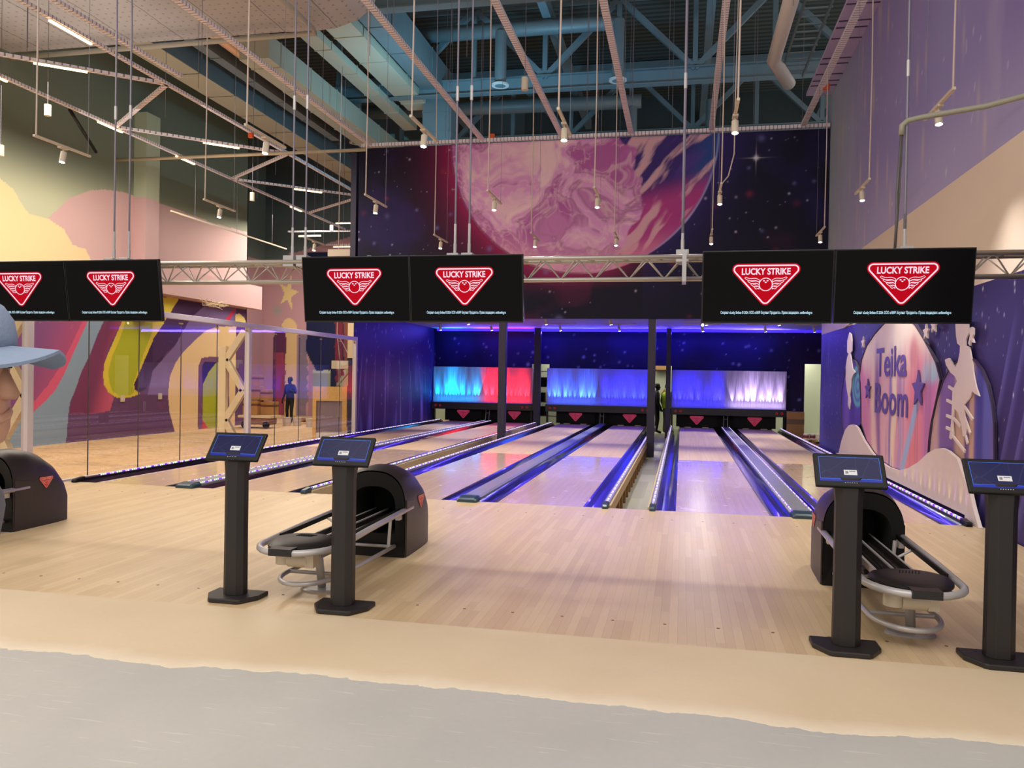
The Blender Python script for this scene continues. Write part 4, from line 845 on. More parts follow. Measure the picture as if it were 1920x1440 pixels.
def make_kiosk():
    t = thing('scoring_kiosk', (0, 0, 0), '', 'kiosk', 'black touch-screen scoring kiosks')
    base = [(-.19, .12), (.19, .12), (.19, -.02), (.12, -.14), (.10, -.155), (-.10, -.155), (-.12, -.14), (-.19, -.02)]
    MB().prism(base, 2, 0, .032).build('base', M_KIOSK, t, bevel=.008)
    def ring(w, d, z, yo=0): return [(x*w, y*d+yo, z) for x, y in ((-1, .6), (-.75, 1), (.75, 1), (1, .6), (1, -.35), (.5, -1), (-.5, -1), (-1, -.35))]
    MB().loft([ring(.076, .06, .032), ring(.074, .058, .5), ring(.074, .058, .86), ring(.082, .062, .95, .004), ring(.098, .066, 1.01, .012)]).build('post', M_KIOSK, t, bevel=.003)
    s = MB().box(-.196, .196, -.113, .113, -.012, .012).build('touch_screen', M_BLACK, t, bevel=.007); s.location = (0, 0, 1.043); s.rotation_euler = (R(51.5), 0, 0)
    MB().box(-.17, .17, -.078, .09, .012, .0125).build('display', M_KD, s)
    l = MB(); z = .0128
    for x0, x1, y0, y1 in ((-.168, .168, .086, .088), (-.168, .168, -.062, -.060), (-.168, -.166, -.062, .088), (.166, .168, -.062, .088)): l.box(x0, x1, y0, y1, z, z+.0003)
    l.build('frame_line', M_KL, s)
    MB().box(-.022, .022, -.072, -.062, z, z+.0003).build('home_mark', M_KP, s)
    d = MB().box(-.034, .038, -.034, .0, z, z+.0006).box(-.026, -.010, -.026, -.008, z+.0006, z+.0008, 1).box(-.004, .03, -.013, -.006, z+.0006, z+.0008, 1); d.build('dialog_box', [M_KW, M_KG], s)
    i = MB()
    for kk in range(6): i.box(-.034+kk*.0125, -.030+kk*.0125, -.0885, -.085, .0122, .0126)
    i.build('touch_icon', mat('icon_lit', (150, 150, 150), emit=(200, 200, 200), es=.7), s); return t
k0 = make_kiosk(); ks = [(-3.0, -4.71, 'leftmost of the four'), (-2.185, -4.76, 'second from left of four'), (.965, -4.77, 'third from left of four'), (1.775, -4.78, 'cut by the right edge of the view')]
for i, (x, y, d) in enumerate(ks):
    lb = 'black pedestal kiosk with tilted blue touch screen, '+d
    if i == 0: k0.location = (x, y, 0); k0['label'] = lb
    else: copy_tree(k0, (x, y, 0), lb)

# ------------------------------------------------------------------ ball returns
def make_return():
    t = thing('ball_return', (0, 0, 0), '', 'ball return', 'ball returns on the approach')
    N = 24
    def arch(hw, z0, zs, zt, y, bulge=1.0):
        P = [(-hw, y, z0), (-hw*1.0, y, z0+(zs-z0)*.5)]
        for k in range(N+1):
            a = math.pi*(1-k/N); P.append((hw*bulge*(abs(math.cos(a))**.8)*(1 if math.cos(a) > 0 else -1), y, zs+(zt-zs)*abs(math.sin(a))**.85))
        return P+[(hw, y, z0+(zs-z0)*.5), (hw, y, z0)]
    outer = [arch(.292, 0, .42, .735, -.32), arch(.296, 0, .43, .765, -.22), arch(.296, 0, .43, .765, -.05), arch(.292, 0, .42, .72, .12), arch(.284, 0, .38, .62, .27), arch(.272, 0, .32, .48, .37), arch(.262, 0, .24, .34, .42)]
    MB().loft(outer, cap=False, closed=False).build('hood', M_HOOD, t, smooth=50)
    MB().loft([outer[-1]], cap=False).add(outer[-1], [tuple(range(len(outer[-1])))]).build('rear_panel', M_HOOD, t)
    inn = arch(.20, .20, .42, .60, -.315); out = [(x*.985, -.325, z*.985 if z > .01 else 0) for x, y, z in outer[0]]
    n = len(out); f = MB().add(out+inn, [(i, (i+1) % n, n+(i+1) % n, n+i) for i in range(n)]); f.build('front_frame', M_BLACK, t)
    MB().loft([inn, arch(.19, .20, .40, .56, .2)], cap=False, closed=True).add(arch(.19, .20, .40, .56, .2), [tuple(range(n))]).build('tunnel', M_VOID, t)
    # side recess panels where the handrail enters
    for s in (-1, 1):
        MB().prism([(-.30, .0), (-.12, .0), (-.10, .30), (-.08, .44), (-.12, .47), (-.30, .49)], 0, s*.288, s*.30).build('side_panel', M_HOOD, t, bevel=.004)
        bg = badge(.16, .0008); o = bg.build('badge', [M_RED_P, M_WHT_P], t); o.rotation_euler = (0, 0, R(90*s)); o.location = (s*.2985, .09, .485)
    zr = .40
    def oval(hw, y0, yt, z0, zt, m=14):
        L = [(-hw, y0, z0), (-hw, y0*.4+yt*.6+.1, z0*.5+zt*.5), (-hw, yt+.34, zt)]
        A = [(-hw*math.cos(math.pi*k/m), yt+.34-.34*math.sin(math.pi*k/m)**.9, zt) for k in range(1, m)]
        return L+A+[(hw, yt+.34, zt), (hw, y0*.4+yt*.6+.1, z0*.5+zt*.5), (hw, y0, z0)]
    MB().tube(oval(.280, -.12, -1.96, .405, .365), .023, 12).build('handrail', M_SILVER, t, smooth=True)
    for s in (-1, 1): MB().bar((s*.236, -.3, .405), (s*.236, -1.52, .385), .012, .035).build('rubber_guide', M_BLACK, t)
    tr = MB()
    tr.prism([(-.125, .30), (-.125, .35), (-.115, .35), (-.10, .315), (-.03, .315), (-.012, .345), (.012, .345), (.03, .315), (.10, .315), (.115, .35), (.125, .35), (.125, .30)], 1, -1.50, .1)
    tr.build('ball_track', mat('track_black', (30, 26, 26), .22, coat=.4), t)
    for s in (-1, 0, 1): MB().box(s*.12-.006, s*.12+.006, -1.5, .05, .347 if s else .345, .354).build('track_edge', M_SILVER, t)
    dome = []
    for j, (sc, dz) in enumerate(((1, 0), (1.0, .012), (.93, .026), (.75, .037), (.4, .043))):
        dome.append([(.235*sc*math.cos(a), -1.60+(.32*sc*math.sin(a) if math.sin(a) < 0 else .17*sc*math.sin(a)), .372+dz) for a in [2*math.pi*k/28 for k in range(28)]])
    MB().loft(dome).box(-.08, .08, -1.985, -1.88, .35, .397).build('end_cover', mat('cover_black', (26, 23, 23), .4), t, smooth=40)
    v = MB()
    for kx in range(-3, 4): v.bar((kx*.018-.006, -1.62, .4165), (kx*.018+.010, -1.56, .4165), .007, .004)
    v.build('vent', M_VOID, t)
    MB().box(-.19, .19, -1.80, -1.48, .335, .362).build('pan', M_BLACK, t, bevel=.01)
    MB().cyl((-.11, -1.70, .33), (-.11, -1.70, .235), .058, n=18).tube([(-.07, -1.70, .27), (.08, -1.70, .27)], .055, 16).box(.07, .13, -1.75, -1.65, .225, .32).build('blower', M_CREAM, t, smooth=40)
    MB().tube([(.03, -1.47, .35), (.055, -1.44, .02)], .030, 14).build('pedestal', M_SILVER, t, smooth=True)
    MB().loft([[(.05+.15*s*math.cos(a), -1.45+.10*s*math.sin(a), z) for a in [2*math.pi*k/24 for k in range(24)]] for s, z in ((1, 0), (1, .008), (.9, .016))]).build('floor_plate', M_SILVER, t)
    MB().tube(oval(.205, -.34, -1.78, .10, .115), .017, 10).build('foot_rail', M_SILVER, t, smooth=True)
    MB().tube([(-.2, -1.44, .115), (.2, -1.44, .115)], .014, 8).build('cross_rail', M_SILVER, t); MB().tube([(-.2, -.36, .10), (.2, -.36, .10)], .014, 8).build('cross_rail', M_SILVER, t)
    for s in (-1, 1):
        MB().tube([(s*.18, -.42, .10), (s*.2, -.42, .39)], .014, 8).build('upright', M_SILVER, t)
        MB().tube([(s*.12, -.72, .31), (s*.25, -.72, .39)], .010, 8).build('support_arm', M_SILVER, t)
        MB().box(s*.25-.02, s*.25+.02, -.40, -.33, .33, .39).build('clip', M_SILVER, t, bevel=.004)
    return t
b0 = make_return()
for i, (x, d) in enumerate(((-6.50, 'cut by the left edge of the view'), (-2.58, 'behind the two left kiosks'), (1.37, 'behind the third kiosk from the left'))):
    lb = 'black hooded ball return with silver rails, '+d
    if i == 0: b0.location = (x, -2.9, 0); b0['label'] = lb
    else: copy_tree(b0, (x, -2.9, 0), lb)

# ------------------------------------------------------------------ glass wall to the side hall
t = thing('glass_partition', (-8.40, 0, 0), 'tall frameless glass wall with white top rail left of the lanes', 'glass wall')
M_FR = mat('white_frame', (206, 196, 200), .4)
MB().box(-.05, .05, -4.9, 10.27, 2.44, 2.53).build('top_rail', M_FR, t, bevel=.004)
MB().box(-.04, .04, -4.9, 10.3, 0, .025).build('bottom_channel', M_FR, t)
for y in (-.67, 4.86, 10.22): MB().box(-.05, .05, y-.05, y+.05, 0, 2.46).build('post', M_FR, t, bevel=.004)
ys = [-4.9+1.1*k for k in range(14)]; ys = [-.62-1.1*3, -.62-2.2, -.62-1.1, -.72]; ys = [(-3.9, -2.8), (-2.8, -1.75), (-1.75, -.73), (-.61, .45), (.45, 1.56), (1.56, 2.66), (2.66, 3.76), (3.76, 4.80), (4.92, 5.96), (5.96, 7.06), (7.06, 8.16), (8.16, 9.26), (9.26, 10.17)]
for a, b2 in ys: MB().box(-.005, .005, a+.006, b2-.006, .025, 2.44).build('glass_pane', M_GLASS, t)
for a, b2 in ys:
    if b2 not in (-.73, 4.80, 10.17): MB().box(-.006, .006, b2-.006, b2+.006, .03, 2.42).build('joint', mat('joint_silicone', (96, 86, 80), .6), t)
    MB().box(.006, .012, b2-.08, b2+.03, 2.36, 2.385).build('tape_strip', mat('masking_tape', (206, 176, 110), .7), t)
for y, d in ((4.86, 'by the middle post'), (-.6, 'by the near post, partly cut off')):
    t = thing('timber_brace', (-8.5, y, -.35), 'pale zigzag timber brace leaning behind the glass wall '+d, 'brace')
    MB().box(-.56, -.40, .02, .12, 0, 2.45 if y < 0 else 2.42).build('upright', M_TIMBER, t)
    zz = [(-.40, 2.25), (-.04, 2.75), (-.04, 2.72), (-.40, 2.2), (-.02, 1.62), (-.40, 1.0), (-.02, .3)]
    pts = [(-.02, 2.72), (-.42, 2.15), (-.03, 1.55), (-.42, .95), (-.03, .28)]
    for p, q2 in zip(pts, pts[1:]): MB().bar((p[0], .07, p[1]), (q2[0], .07, q2[1]), .13, .09, up=(0, 1, 0)).build('slanted_board', M_TIMBER, t)
b3 = MB().box(-8.64, -8.47, 10.275, 10.298, 1.98, 2.9); o = b3.build('foam_patch', mat('foam', (226, 206, 170), .9, bump=.8, bscale=20), bevel=.01); tag(o, 'rough cream plaster patch at the far end of the glass rail', 'patch')

# ------------------------------------------------------------------ painted relief panels on the right wall
RMAP = {
'hill':[(8.456,-0.203),(7.931,0.11),(7.691,0.361),(7.331,0.613),(6.974,0.727),(6.682,0.76),(6.42,0.763),(6.174,0.73),(5.631,0.537),(5.034,0.387),(4.486,0.29),(3.825,0.246),(3.23,0.262),(2.693,0.353),(2.204,0.486),(1.757,0.655),(1.441,0.731),(1.19,0.763),(0.948,0.749),(0.624,0.688),(0.155,0.343),(0.027,0.184),(-0.146,0.019)],
'egg1':[(4.024,2.609),(4.596,2.527),(5.216,2.395),(5.79,2.222),(6.187,1.983),(6.323,1.705),(6.206,1.286),(6.129,0.825),(5.63,0.526),(5.033,0.377),(4.486,0.28),(3.825,0.236),(3.229,0.253),(2.692,0.343),(2.203,0.478),(1.951,0.621),(1.935,0.79),(1.841,1.047),(1.668,1.319),(1.493,1.613),(1.705,1.843),(2.025,2.036),(2.395,2.242),(2.721,2.403),(3.131,2.542)],
'egg2':[(1.946,0.554),(1.906,0.793),(1.815,1.082),(1.643,1.352),(1.4,1.613),(1.16,1.754),(0.88,1.841),(0.569,1.871),(0.314,1.843),(0.066,1.725),(-0.135,1.559),(-0.258,1.358),(-0.331,1.16),(-0.365,0.762),(-0.227,0.641),(0.658,0.529)],
'egg3':[(8.119,1.088),(8.067,1.377),(7.893,1.637),(7.589,1.865),(7.165,2.007),(6.803,1.974),(6.502,1.825),(6.255,1.565),(6.128,1.149),(6.107,0.826),(6.671,0.653),(7.323,0.538),(7.847,0.581),(8.036,0.83)],
'fig1':[(7.344,2.552),(7.154,2.5),(7.069,2.372),(7.061,2.176),(7.214,2.132),(7.133,2.055),(6.966,1.831),(6.7,1.756),(6.906,1.709),(7.064,1.612),(7.073,1.464),(7.18,1.315),(7.116,1.168),(7.175,1.03),(7.333,1.112),(7.323,1.262),(7.477,1.41),(7.614,1.611),(7.617,1.891),(7.508,2.065),(7.363,2.131),(7.531,2.167),(7.542,2.394)],
'fig2':[(0.935,2.315),(0.488,2.284),(0.459,2.152),(0.548,2.083),(0.552,2.01),(0.427,1.991),(0.335,1.843),(0.262,1.671),(0.173,1.529),(0.068,1.432),(0.208,1.458),(0.3,1.485),(0.361,1.412),(0.555,1.32),(0.525,1.189),(0.425,1.092),(0.477,0.972),(0.575,0.951),(0.626,1.066),(0.771,1.223),(0.888,1.264),(0.949,1.124),(0.914,0.943),(0.995,0.884),(1.072,0.901),(1.008,1.09),(0.992,1.276),(0.988,1.491),(0.818,1.599),(0.915,1.659),(1.084,1.706),(1.261,1.803),(1.306,1.867),(1.144,1.886),(1.044,1.837),(0.898,1.758),(0.811,1.825),(0.75,1.943),(0.746,2.018),(0.848,2.052),(0.902,2.161)],
'bow':[(0.358,2.218),(0.296,2.2),(0.291,2.128),(0.322,2.094),(0.265,2.034),(0.327,2.041),(0.37,2.075),(0.399,2.004),(0.451,2.035),(0.406,2.113),(0.403,2.206)],
'star1':([(5.564,1.434)],),
'star2':[(2.41,1.456)],
'letters':[(4.962,2.146),(3.095,2.076),(4.871,1.644),(3.095,1.641),(5.001,1.569),(2.979,1.043),(4.953,1.036)],
'stars':[(6.003,2.288),(2.088,2.259),(1.75,2.322)],
'semicirc':[(10.41,2.972),(10.231,2.924),(9.555,2.799),(8.777,2.688),(8.071,2.68),(7.425,2.735),(7.303,2.757)],
'rag':[(-3.71,-5.95),(-3.1,-5.95),(-2.75,-6.02),(-1.66,-5.97),(-0.69,-5.89),(-0.09,-5.92),(0.55,-5.97),(0.98,-6.03),(1.48,-5.93)],
}
def bands(P, spec, seed, amt=.35):
    Y = P[..., 1]; Z = P[..., 2]; q = Y+amt*(fbm(Y*.6, Z*.5, 1.4, 3, seed)-.5)*2
    col = np.zeros(P.shape); col[:] = L3(spec[0][1]); 
    for y0, c, wd in spec[1:]: col = mixc(col, c, np.clip(np.exp(-(np.abs(q-y0)/wd)**4), 0, 1))
    return col
def fn_e1(P, uu, vv):
    Y = P[..., 1]; Z = P[..., 2]
    col = bands(P, [(0, (222, 158, 178)), (5.9, (206, 130, 170), .5), (5.2, (232, 200, 190), .12), (4.9, (150, 112, 160), .14), (4.4, (226, 180, 190), .3), (3.95, (140, 124, 176), .09), (3.75, (238, 214, 190), .10), (3.45, (186, 150, 190), .10), (2.6, (224, 130, 140), .45), (1.95, (206, 120, 176), .3)], 101)
    q = Y-(3.25-.9*np.clip(Z-.5, 0, 2)**1.15*1.0+.55*np.clip(Z-1.1, 0, 1)**2)
    col = mixc(col, (156, 178, 216), np.exp(-(np.abs(Y-(3.25-.72*np.clip(Z-.3, 0, 1.5)))/.13)**4)*sst(1.75, 1.5, Z)); col = mixc(col, (160, 190, 214), np.exp(-(((Y-1.9)/.42)**2+((Z-1.72)/.16)**2)**2))
    n = fbm(Y*1.6, Z*.9, 1.5, 3, 103); col = mixc(col, (246, 230, 206), sst(1.55, 2.35, Z+.5*(n-.5))*.9); col = mixc(col, (206, 120, 116), np.exp(-(((Y-2.75)/.22)**2+((Z-2.0)/.25)**2)**2)*.8)  # cream egg top, with the spotlight's highlight put into the paint
    st = fbm(Y*4, Z*.35, 2, 3, 104); col = mixc(col, (150, 110, 150), sst(.6, .75, st)*.5*sst(2.3, 1.6, Z)); return col
def fn_e2(P, uu, vv): return bands(P, [(0, (118, 92, 160)), (1.75, (196, 160, 160), .22), (1.2, (128, 96, 160), .3), (.75, (206, 172, 150), .18), (.55, (110, 80, 130), .04), (.35, (196, 160, 140), .09), (.05, (66, 66, 150), .16), (-.2, (92, 96, 180), .14)], 111, .16)
def fn_e3(P, uu, vv):
    Y = P[..., 1]; Z = P[..., 2]; col = bands(P, [(0, (84, 60, 160)), (7.6, (110, 84, 180), .2), (7.0, (70, 50, 140), .2)], 121); d = np.hypot((Y-6.55)*.8, Z-1.5); col = mixc(col, (96, 170, 176), (d < .42)*(.6+.4*np.sin(d*40))); return col
def cutout(name, poly, x, th, fn, lb, cat, edge=(52, 34, 70), res=.013):
    ys_ = [p[0] for p in poly]; zs = [p[1] for p in poly]
    back = MB().prism(poly, 0, x+.004, x+th).build(name, mat('edge_%d' % edge[0], edge, .6)); tag(back, lb, cat)
    if fn is None:
        back.data.materials.clear(); back.data.materials.append(M_SCN); return back
    painted('painted_face', (x, max(ys_), min(zs)), (0, -1, 0), (0, 0, 1), max(ys_)-min(ys_), max(zs)-min(zs), res, fn, .5, lambda Q: ~inpoly(Q[..., 1], Q[..., 2], poly), back)
    MB().tube([(x, a, b) for a, b in poly], .014, 6, True).build('rim', mat('edge_%d' % edge[0], edge, .6), back); return back
M_SCN = mat('scenery_white', (226, 208, 204), .55, var=.05, vscale=2)
cutout('scenery_egg', RMAP['egg1'], 3.235, .04, fn_e1, 'large pink painted egg panel lettered Teika Boom', 'painted panel')
cutout('scenery_egg', [(y, z) for y, z in RMAP['egg2']], 3.245, .028, fn_e2, 'purple and tan striped egg panel right of the lettered egg', 'painted panel')
cutout('scenery_egg', RMAP['egg3'], 3.245, .028, fn_e3, 'small purple egg panel with teal swirl left of the lettered egg', 'painted panel')
hl = [(y, max(z, .075)) for y, z in RMAP['hill'] if z > -.3]; hl = [(8.3, .075)]+[p for p in hl if p[1] > .08]+[(-.15, .004), (.3, .003)]+[(.3, .075)]
cutout('scenery_hill', hl, 3.172, .045, None, 'white wavy hill panel in front of the eggs', 'painted panel')
cutout('scenery_cloud', RMAP['semicirc'], 3.24, .03, None, 'white cloud panel at the top of the wall by the bay corner', 'painted panel')
cutout('scenery_figure', RMAP['fig1'], 3.22, .02, None, 'white silhouette of a slim figure on a ladder over the small egg', 'silhouette')
f2 = cutout('scenery_figure', RMAP['fig2'], 3.22, .02, None, 'white silhouette of a reaching figure in a tall hat', 'silhouette')
MB().prism(RMAP['bow'], 0, 3.22, 3.24).build('bow', M_SCN, f2)
RU = [((1.14, 1.53), (.95, 1.49)), ((1.2, 1.36), (.98, 1.33)), ((1.2, 1.17), (.98, 1.15)), ((1.2, 1.02), (.98, 1.0)), ((.98, 1.16), (.66, 1.06)), ((1.0, .95), (.5, .78)), ((.55, 1.30), (.26, 1.16)), ((.5, 1.14), (.34, 1.0)), ((.52, 1.0), (.42, .88))]
r_ = MB()
for p, q2 in RU: r_.bar((3.23, p[0], p[1]), (3.23, q2[0], q2[1]), .02, .035)
r_.build('ladder_rung', M_SCN, f2)
def star(y, z, s, m, lb, sy=1.0, par=None):
    P = []
    for i in range(10):
        a = math.pi*i/5; rr = s if i % 2 == 0 else s*.45; P.append((y-rr*math.sin(a)*sy, z+rr*math.cos(a)))
    o = MB().prism(P, 0, 3.205, 3.228).build('wall_star', m); tag(o, lb, 'star', 'stars on the painted wall'); return o
M_LT = mat('lettering_violet', (94, 70, 140), .5)
for (y, z), d in zip(((6.0, 2.29), (2.09, 2.26), (1.75, 2.33)), ('left of the lettered egg tip', 'right of the lettered egg tip', 'beside the tall hat')): star(y, z, .115, M_SCN, 'small cream star '+d, 1.3)
star(5.55, 1.44, .19, M_LT, 'violet star left of the lettering', 1.25); star(2.42, 1.48, .27, M_LT, 'violet star right of the lettering', 1.15)
for w_, y0, y1, z0, z1, sl in (('Teika', 5.0, 3.08, 1.66, 2.14, 0), ('Boom', 5.05, 2.98, 1.05, 1.56, 0)):
    vs, fs = text_mesh(w_, 1, .02, None); xa = min(v[0] for v in vs); xb = max(v[0] for v in vs); ya = min(v[1] for v in vs); yb = max(v[1] for v in vs)
    m = MB(); n = len(vs)
    q2 = [(3.226, y0+(y1-y0)*(v[0]-xa)/(xb-xa), z0+(z1-z0)*(v[1]-ya)/(yb-ya)) for v in vs]; m.add(q2, fs)
    o = m.build('lettering', M_LT, bpy.data.objects['scenery_egg']); o.location = (0, 0, 0)

# ------------------------------------------------------------------ clutter
def carton(x, y, z, sx, sy, sz, lb, rz=0, m=None):
    t = thing('cardboard_box', (x, y, z), lb, 'box', rz=R(rz)); MB().box(-sx/2, sx/2, -sy/2, sy/2, 0, sz).build('box_body', m or M_CARD, t, bevel=.006)
    MB().box(-sx/2-.002, sx/2+.002, -sy/2-.002, sy/2+.002, sz*.62, sz*.78).build('tape_band', M_TAPE, t); return t
carton(3.42, 16.4, -.35, .50, .5, .98, 'big taped cardboard box beside the right masking panel', -6)
def pallet(x, y, z, lb, rz=0):
    t = thing('wooden_pallet', (x, y, z), lb, 'pallet', 'pallets by the doorway', rz=R(rz)); m = MB()
    for k in range(5): m.box(-.4+k*.19, -.27+k*.19, -.55, .55, .11, .13)
    m.build('deck_board', M_JOIST, t)
    for yy in (-.5, 0, .5):
        for xx in (-.36, 0, .36): MB().box(xx-.05, xx+.05, yy-.06, yy+.06, .02, .11).build('block', M_JOIST, t)
    for yy in (-.5, 0, .5): MB().box(-.42, .42, yy-.05, yy+.05, 0, .02).build('bottom_board', M_JOIST, t)
pallet(3.72, 14.9, -.35, 'lower wooden pallet by the painted wall corner', 4); pallet(3.70, 15.0, -.22, 'upper wooden pallet by the painted wall corner', -3)
for x, y, d in ((3.50, 14.7, 'left'), (3.68, 14.75, 'middle')):
    t = thing('paint_can', (x, y, -.09), 'white can with a dark red band on the pallets, '+d, 'can', 'cans on the pallets'); MB().cyl((0, 0, 0), (0, 0, .16), .08, n=16).build('can_body', M_WHITE, t, smooth=40); MB().cyl((0, 0, .04), (0, 0, .12), .081, n=16).build('label_band', mat('band_red', (120, 40, 60), .5), t, smooth=40)
for k in range(4):
    t = MB().box(3.78, 4.12, 14.6+k*.12, 14.7+k*.12, -.09+k*.03, -.04+k*.03).build('timber_offcut', M_TIMBER); tag(t, 'pale timber offcut heaped on the pallets by the painted wall corner', 'offcut', 'offcuts on the pallets')
# side hall beyond the glass
for x, y, z, s, d in ((-14.5, 15.9, .10, .55, 'lower left'), (-14.0, 16.1, .10, .5, 'lower right'), (-14.45, 15.95, .62, .5, 'upper left'), (-14.1, 16.0, .60, .4, 'upper right'), (-14.4, 15.9, 1.1, .4, 'topmost')):
    carton(x, y, z, s, s*.8, s*.9, 'brown carton on the cart in the side hall, '+d+' of the pile')
t = thing('site_cart', (-14.25, 15.9, -.35), 'low wooden cart carrying cartons behind the glass wall', 'cart'); MB().box(-.6, .6, -.4, .4, .36, .44).build('deck', M_TIMBER, t); MB().box(-.5, .5, -.3, .3, .12, .36).build('tub', M_JOIST, t, bevel=.04)
for x in (-.4, .4): MB().cyl((x, -.32, .12), (x, -.26, .12), .12, n=16).build('wheel', M_BLACK, t)
t = thing('carpet_roll', (-11.9, 17.9, .0), 'rusty brown rolled bundle lying in the side hall', 'roll'); MB().cyl((-.8, 0, 0), (.8, .2, 0), .33, n=20).build('roll_body', M_CARD, t, smooth=40); MB().cyl((-.2, -.01, 0), (0, .02, 0), .34, n=20).build('strap', M_TAPE, t, smooth=40); t.location = (-11.9, 17.9, -.02)
rr = random.Random(11)
for k in range(26):
    x = rr.uniform(-14.2, -11.6); y = 19.4+rr.uniform(-.9, .9); o = MB().box(-rr.uniform(.3, .7), rr.uniform(.3, .7), -.06, .06, 0, .07).build('scrap_board', rr.choice([M_JOIST, M_CARD, M_TIMBER, M_TAPE])); o.location = (x, y, -.35+rr.choice([0, .07, .14])); o.rotation_euler = (0, rr.uniform(-.15, .15), rr.uniform(0, 3)); tag(o, 'scrap board in the brown debris pile behind the worker', 'board', 'debris pile in the side hall')
for x, y in ((-13.9, 17.2), (-13.6, 17.4), (-12.9, 17.0)):
    t = thing('plaster_bucket', (x, y, -.35), 'small white plaster bucket by the debris in the side hall', 'bucket', 'buckets in the side hall'); MB().cyl((0, 0, 0), (0, 0, .3), .13, .16, n=16).build('pail', M_WHITE, t, smooth=40); MB().cyl((0, 0, .28), (0, 0, .31), .165, n=16).build('lip', M_CREAM, t)
t = thing('wooden_board', (-9.55, 11.3, -.35), 'upright yellow wooden board frame near the glass end', 'board', rz=R(12)); MB().box(-.5, -.40, -.02, .02, 0, 1.55).box(.32, .45, -.02, .02, 0, 1.55).box(-.40, .32, -.02, .02, 1.15, 1.55).box(-.40, .32, -.02, .02, .0, .25).build('board_face', mat('osb', (222, 176, 104), .7, var=.15, vscale=20), t); MB().box(-.40, .32, .03, .05, .25, 1.15).build('backing', mat('lilac_grey', (140, 120, 130), .6), t)
t = thing('step_ladder', (-11.6, 16.6, -.35), 'dark step ladder with yellow treads behind the board', 'ladder')
for s in (-1, 1): MB().bar((s*.22, 0, 0), (s*.16, .3, 1.5), .05, .04).build('stile', M_BLACK, t)
for k in range(8): MB().box(-.2, .2, .02+k*.037, .10+k*.037, .15+k*.18, .18+k*.18).build('tread', mat('tread_yellow', (220, 160, 60), .5) if k > 4 else M_DUCT, t)
t = thing('hanging_lightbox', (-9.5, 12, 1.70), 'cream hanging light box on a rope near the glass end', 'light box'); MB().box(-.34, .32, -.06, .06, 0, .235).build('box_body', M_CREAM, t, bevel=.01); MB().tube([(-.4, 0, -.75), (.29, 0, .03)], .018, 8).build('pull_rod', M_JOIST, t); MB().tube([(-.1, 0, .23), (-.2, 0, 1.0), (-.18, 0, 11.39)], .014, 8).tube([(.25, 0, .23), (.0, 0, .7), (-.2, 0, 1.0)], .012, 8).build('rope', M_FLEX, t)

t = thing('hanging_lightbox', (-9.56, 12, 4.92), 'cream light box hanging above the left middle screen', 'light box'); MB().box(-.45, .45, -.05, .05, 0, .2).build('box_body', M_CREAM, t, bevel=.01); MB().tube([(0, 0, .2), (0, 0, 8.17)], .006, 6).build('wire', M_WIRE, t)
t = thing('plaster_block', (-9.2, 10.9, -.35), 'white plaster block lying by the far glass end', 'block'); MB().box(-.5, .3, -.2, .3, 0, .3).build('block_body', M_WHITE, t, bevel=.02); MB().box(-.3, .1, -.21, -.2, .1, .2).build('mark', M_TAPE, t)
o = MB().ball((-11.0, 9.0, -.345), .35, .2, .006).build('floor_drain', mat('drain', (110, 100, 90), .7)); tag(o, 'dark oval drain cover in the side hall floor', 'drain')
for y, z, d in ((10.6, .75, 'left'), (12.3, .78, 'right')):
    o = MB().box(-15.6, -15.57, y-.08, y+.08, z-.09, z+.09).build('wall_socket', M_CREAM, bevel=.005); tag(o, d+' white wall socket below the lime drop', 'socket', 'sockets on the mural wall')
rg = random.Random(5); tw = MB()
for k in range(40):
    y = 14.6+rg.uniform(-.5, .5); tw.tube([(-15.25+rg.uniform(-.1, .1), y, 3.75+rg.uniform(-.05, .08)), (-15.2+rg.uniform(-.1, .15), y+rg.uniform(-.8, .8), 3.78+rg.uniform(-.12, .2))], .008, 5)
o = tw.build('dry_twigs', M_TIMBER); tag(o, 'tangle of dry twigs on the ledge below the mauve beam', 'twigs', None, 'stuff')
# machine room through the doorways
t = thing('metal_shelf', (-4.7, 19.3, -.35), 'dark metal shelf with black boxes seen in the left doorway', 'shelf'); 
for z in (.5, 1.0, 1.55, 2.1): MB().box(-.6, .6, -.2, .2, z, z+.03).build('shelf_board', M_SILVER, t)
for x in (-.58, .58): MB().box(x-.02, x+.02, -.2, .2, 0, 2.2).build('upright', M_BLACK, t)
for x, z, d in ((-.33, 1.03, 'left, middle shelf'), (-.28, .53, 'left, low shelf'), (.2, 1.03, 'right, middle shelf'), (-.25, 1.58, 'left, top shelf')):
    o = MB().box(-4.7+x-.2, -4.7+x+.2, 19.15, 19.45, z-.35, z-.02).build('equipment_box', M_BLACK, bevel=.01); tag(o, 'black equipment box on the metal shelf, '+d, 'box', 'black boxes on the shelf')
o = MB().add([(-.74, 20.19, 1.02), (-.52, 20.19, 1.02), (-.63, 20.19, 1.22)], [(0, 1, 2)]).build('warning_sign', mat('sign_yellow', (236, 176, 30), .5)); tag(o, 'small yellow triangular warning sign on the machine room wall', 'sign')
MB().add([(-.645, 20.185, 1.16), (-.615, 20.185, 1.16), (-.64, 20.185, 1.10), (-.62, 20.185, 1.10), (-.635, 20.185, 1.055)], [(0, 1, 2), (1, 3, 4)]).build('bolt_symbol', M_BLACK, o)
tag(MB().box(-1.0, -.4, 19.9, 20.19, 1.9, 2.1).build('pale_carton', M_CARD), 'tan carton high on the machine room wall', 'box')

